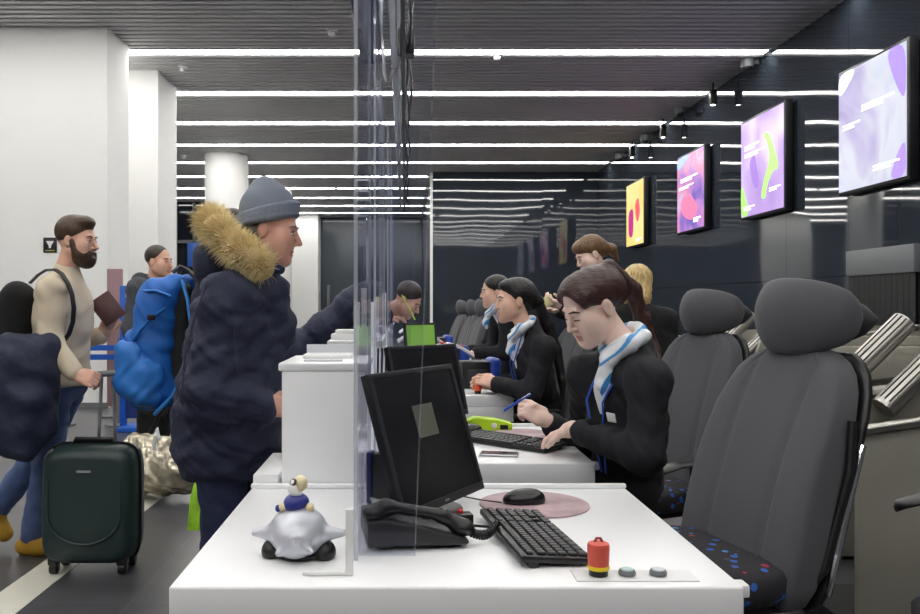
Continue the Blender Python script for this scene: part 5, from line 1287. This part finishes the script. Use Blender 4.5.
sdf('hair', [hd.e(0, -.022, .050, .081, .101, .090, .02), hd.e(0, .11, -.016, .07, .062, .080, .01, True), hd.e(-.092, -.010, -.014, .03, .03, .036, .006, True), hd.e(.092, -.010, -.014, .03, .03, .036, .006, True), hd.e(0, -.04, -.16, .2, .2, .11, .02, True)], .006, H_DARK, t)
MB().tube([A(402, 295, 6.0), A(409, 308, 5.97), A(415, 320, 5.97)], .010, 8, flat=.4).build('lanyard', mat('lime_lanyard', (190, 205, 60), .6), t)
fix(t)

# ---- wrapped luggage
WRAP = mat('plastic_wrapped_cloth', (176, 168, 148), .10, .35, bump=(7, .9, .03), var=(16, .45))
t = thing('wrapped_bag', 'large bag wrapped in shiny clear plastic on the floor behind the suitcase', 'bag', (-1.60, 5.62, 0))
P = [K(A(140, 470, 5.55), A(178, 472, 5.5), .16, .15, .05), K(A(138, 452, 5.7), A(180, 455, 5.65), .13, .12, .05), K(A(186, 478, 5.5), A(192, 480, 5.5), .08, .07, .04), B(V3(-1.6, 5.6, -.1), V3(.6, .6, .1), .002, None, .02, True)]
sdf('wrapped_body', P, .008, WRAP, t, wob=[(.008, 30, 22, 30, 0), (.005, 60, -30, 70, 1)])
MB().tube([A(154, 450, 5.36), A(155, 436, 5.36), A(157, 428, 5.38), A(159, 440, 5.36)], .012, 8).build('twisted_handle', M['white_plastic'], t); fix(t)

# ---- blue stand and tape barrier, pink-brown panel
BS = mat('blue_metal', (28, 92, 190), .4)
t = thing('display_stand', 'blue metal display stand half hidden by the blue backpack', 'stand', A(137, 420, 8.6))
t.location.z = 0; q = Vector(t.location)
def ds(px, py): v = Vector(at(px, py, 8.6))-q; return v
for px in (123.5, 152):
    a = ds(px, 285); a.z = 1.50; MB().box(a.x-.03, -.03, .04, a.x+.03, .03, 1.50, .005).build('post', BS, t)
MB().box(ds(123, 0).x, -.02, 1.30, ds(152, 0).x, .02, 1.50, .004).build('header_panel', BS, t)
MB().box(ds(123, 0).x, -.01, .12, ds(152, 0).x, .01, 1.28).build('back_panel', mat('navy_panel', (18, 44, 104), .5), t)
MB().box(ds(123, 0).x, -.2, 0, ds(152, 0).x, .2, .05, .01).build('base', BS, t)
MB().box(ds(125, 0).x, -.024, 1.38, ds(134, 0).x, -.019, 1.43).build('white_marking', M['white_plastic'], t)
t = thing('tape_barrier', 'twin blue tapes of a queue barrier in front of the white wall', 'barrier', A(86, 400, 8.9)); t.location.z = 0; q = Vector(t.location)
x0 = (60-VX)*8.9/FX-q.x; x1 = (122-VX)*8.9/FX-q.x
for z in (.84, .74): MB().box(x0, -.002, z-.032, x1, .002, z+.028).build('blue_tape', BS, t)
for x in (x0, x1-.02):
    MB().lathe([(.16, 0), (.16, .02), (.03, .03), (.03, .95), (.02, .96)], (x, 0, 0), 20).build('post', M['grey_plastic'], t)
t = thing('notice_board', 'narrow dull pink panel beside the blue stand', 'panel', A(115, 400, 9.6)); t.location.z = 0
MB().box(-.09, -.015, .12, .09, .015, 1.72, .004).build('panel', mat('dull_pink_panel', (150, 118, 122), .6), t)
MB().box(-.12, -.12, 0, .12, .12, .02, .004).box(-.02, -.02, .02, .02, .02, .14).build('foot', M['grey_plastic'], t)
EXPOSURE = -0.18
# ================================================================ CAMERA AND LIGHT
w_ = bpy.data.worlds.new('world'); bpy.context.scene.world = w_; w_.use_nodes = True
w_.node_tree.nodes['Background'].inputs[0].default_value = (.5, .52, .56, 1); w_.node_tree.nodes['Background'].inputs[1].default_value = .12  # faint grey fill light, added; the hall itself is enclosed
cd = bpy.data.cameras.new('camera'); cam = bpy.data.objects.new('camera', cd); C.objects.link(cam)
cam.location = (0, 0, CAMZ); cam.rotation_euler = (PI/2, 0, 0)
cd.sensor_width = 36; cd.lens = FX/920*36; cd.shift_x = (460-VX)/920; cd.shift_y = -(307-VY)/920
cd.clip_start = .05; cd.clip_end = 200
cd.dof.use_dof = False
sc = bpy.context.scene; sc.camera = cam
sc.view_settings.view_transform = 'Standard'; sc.view_settings.look = 'None'; sc.view_settings.gamma = 1; sc.view_settings.use_curve_mapping = False
sc.view_settings.exposure = EXPOSURE
sc.cycles.use_denoising = True; sc.cycles.max_bounces = 10; sc.cycles.transparent_max_bounces = 24
sc.cycles.diffuse_bounces = 5; sc.cycles.glossy_bounces = 5; sc.cycles.caustics_reflective = False; sc.cycles.caustics_refractive = False
sc.cycles.sample_clamp_indirect = 8
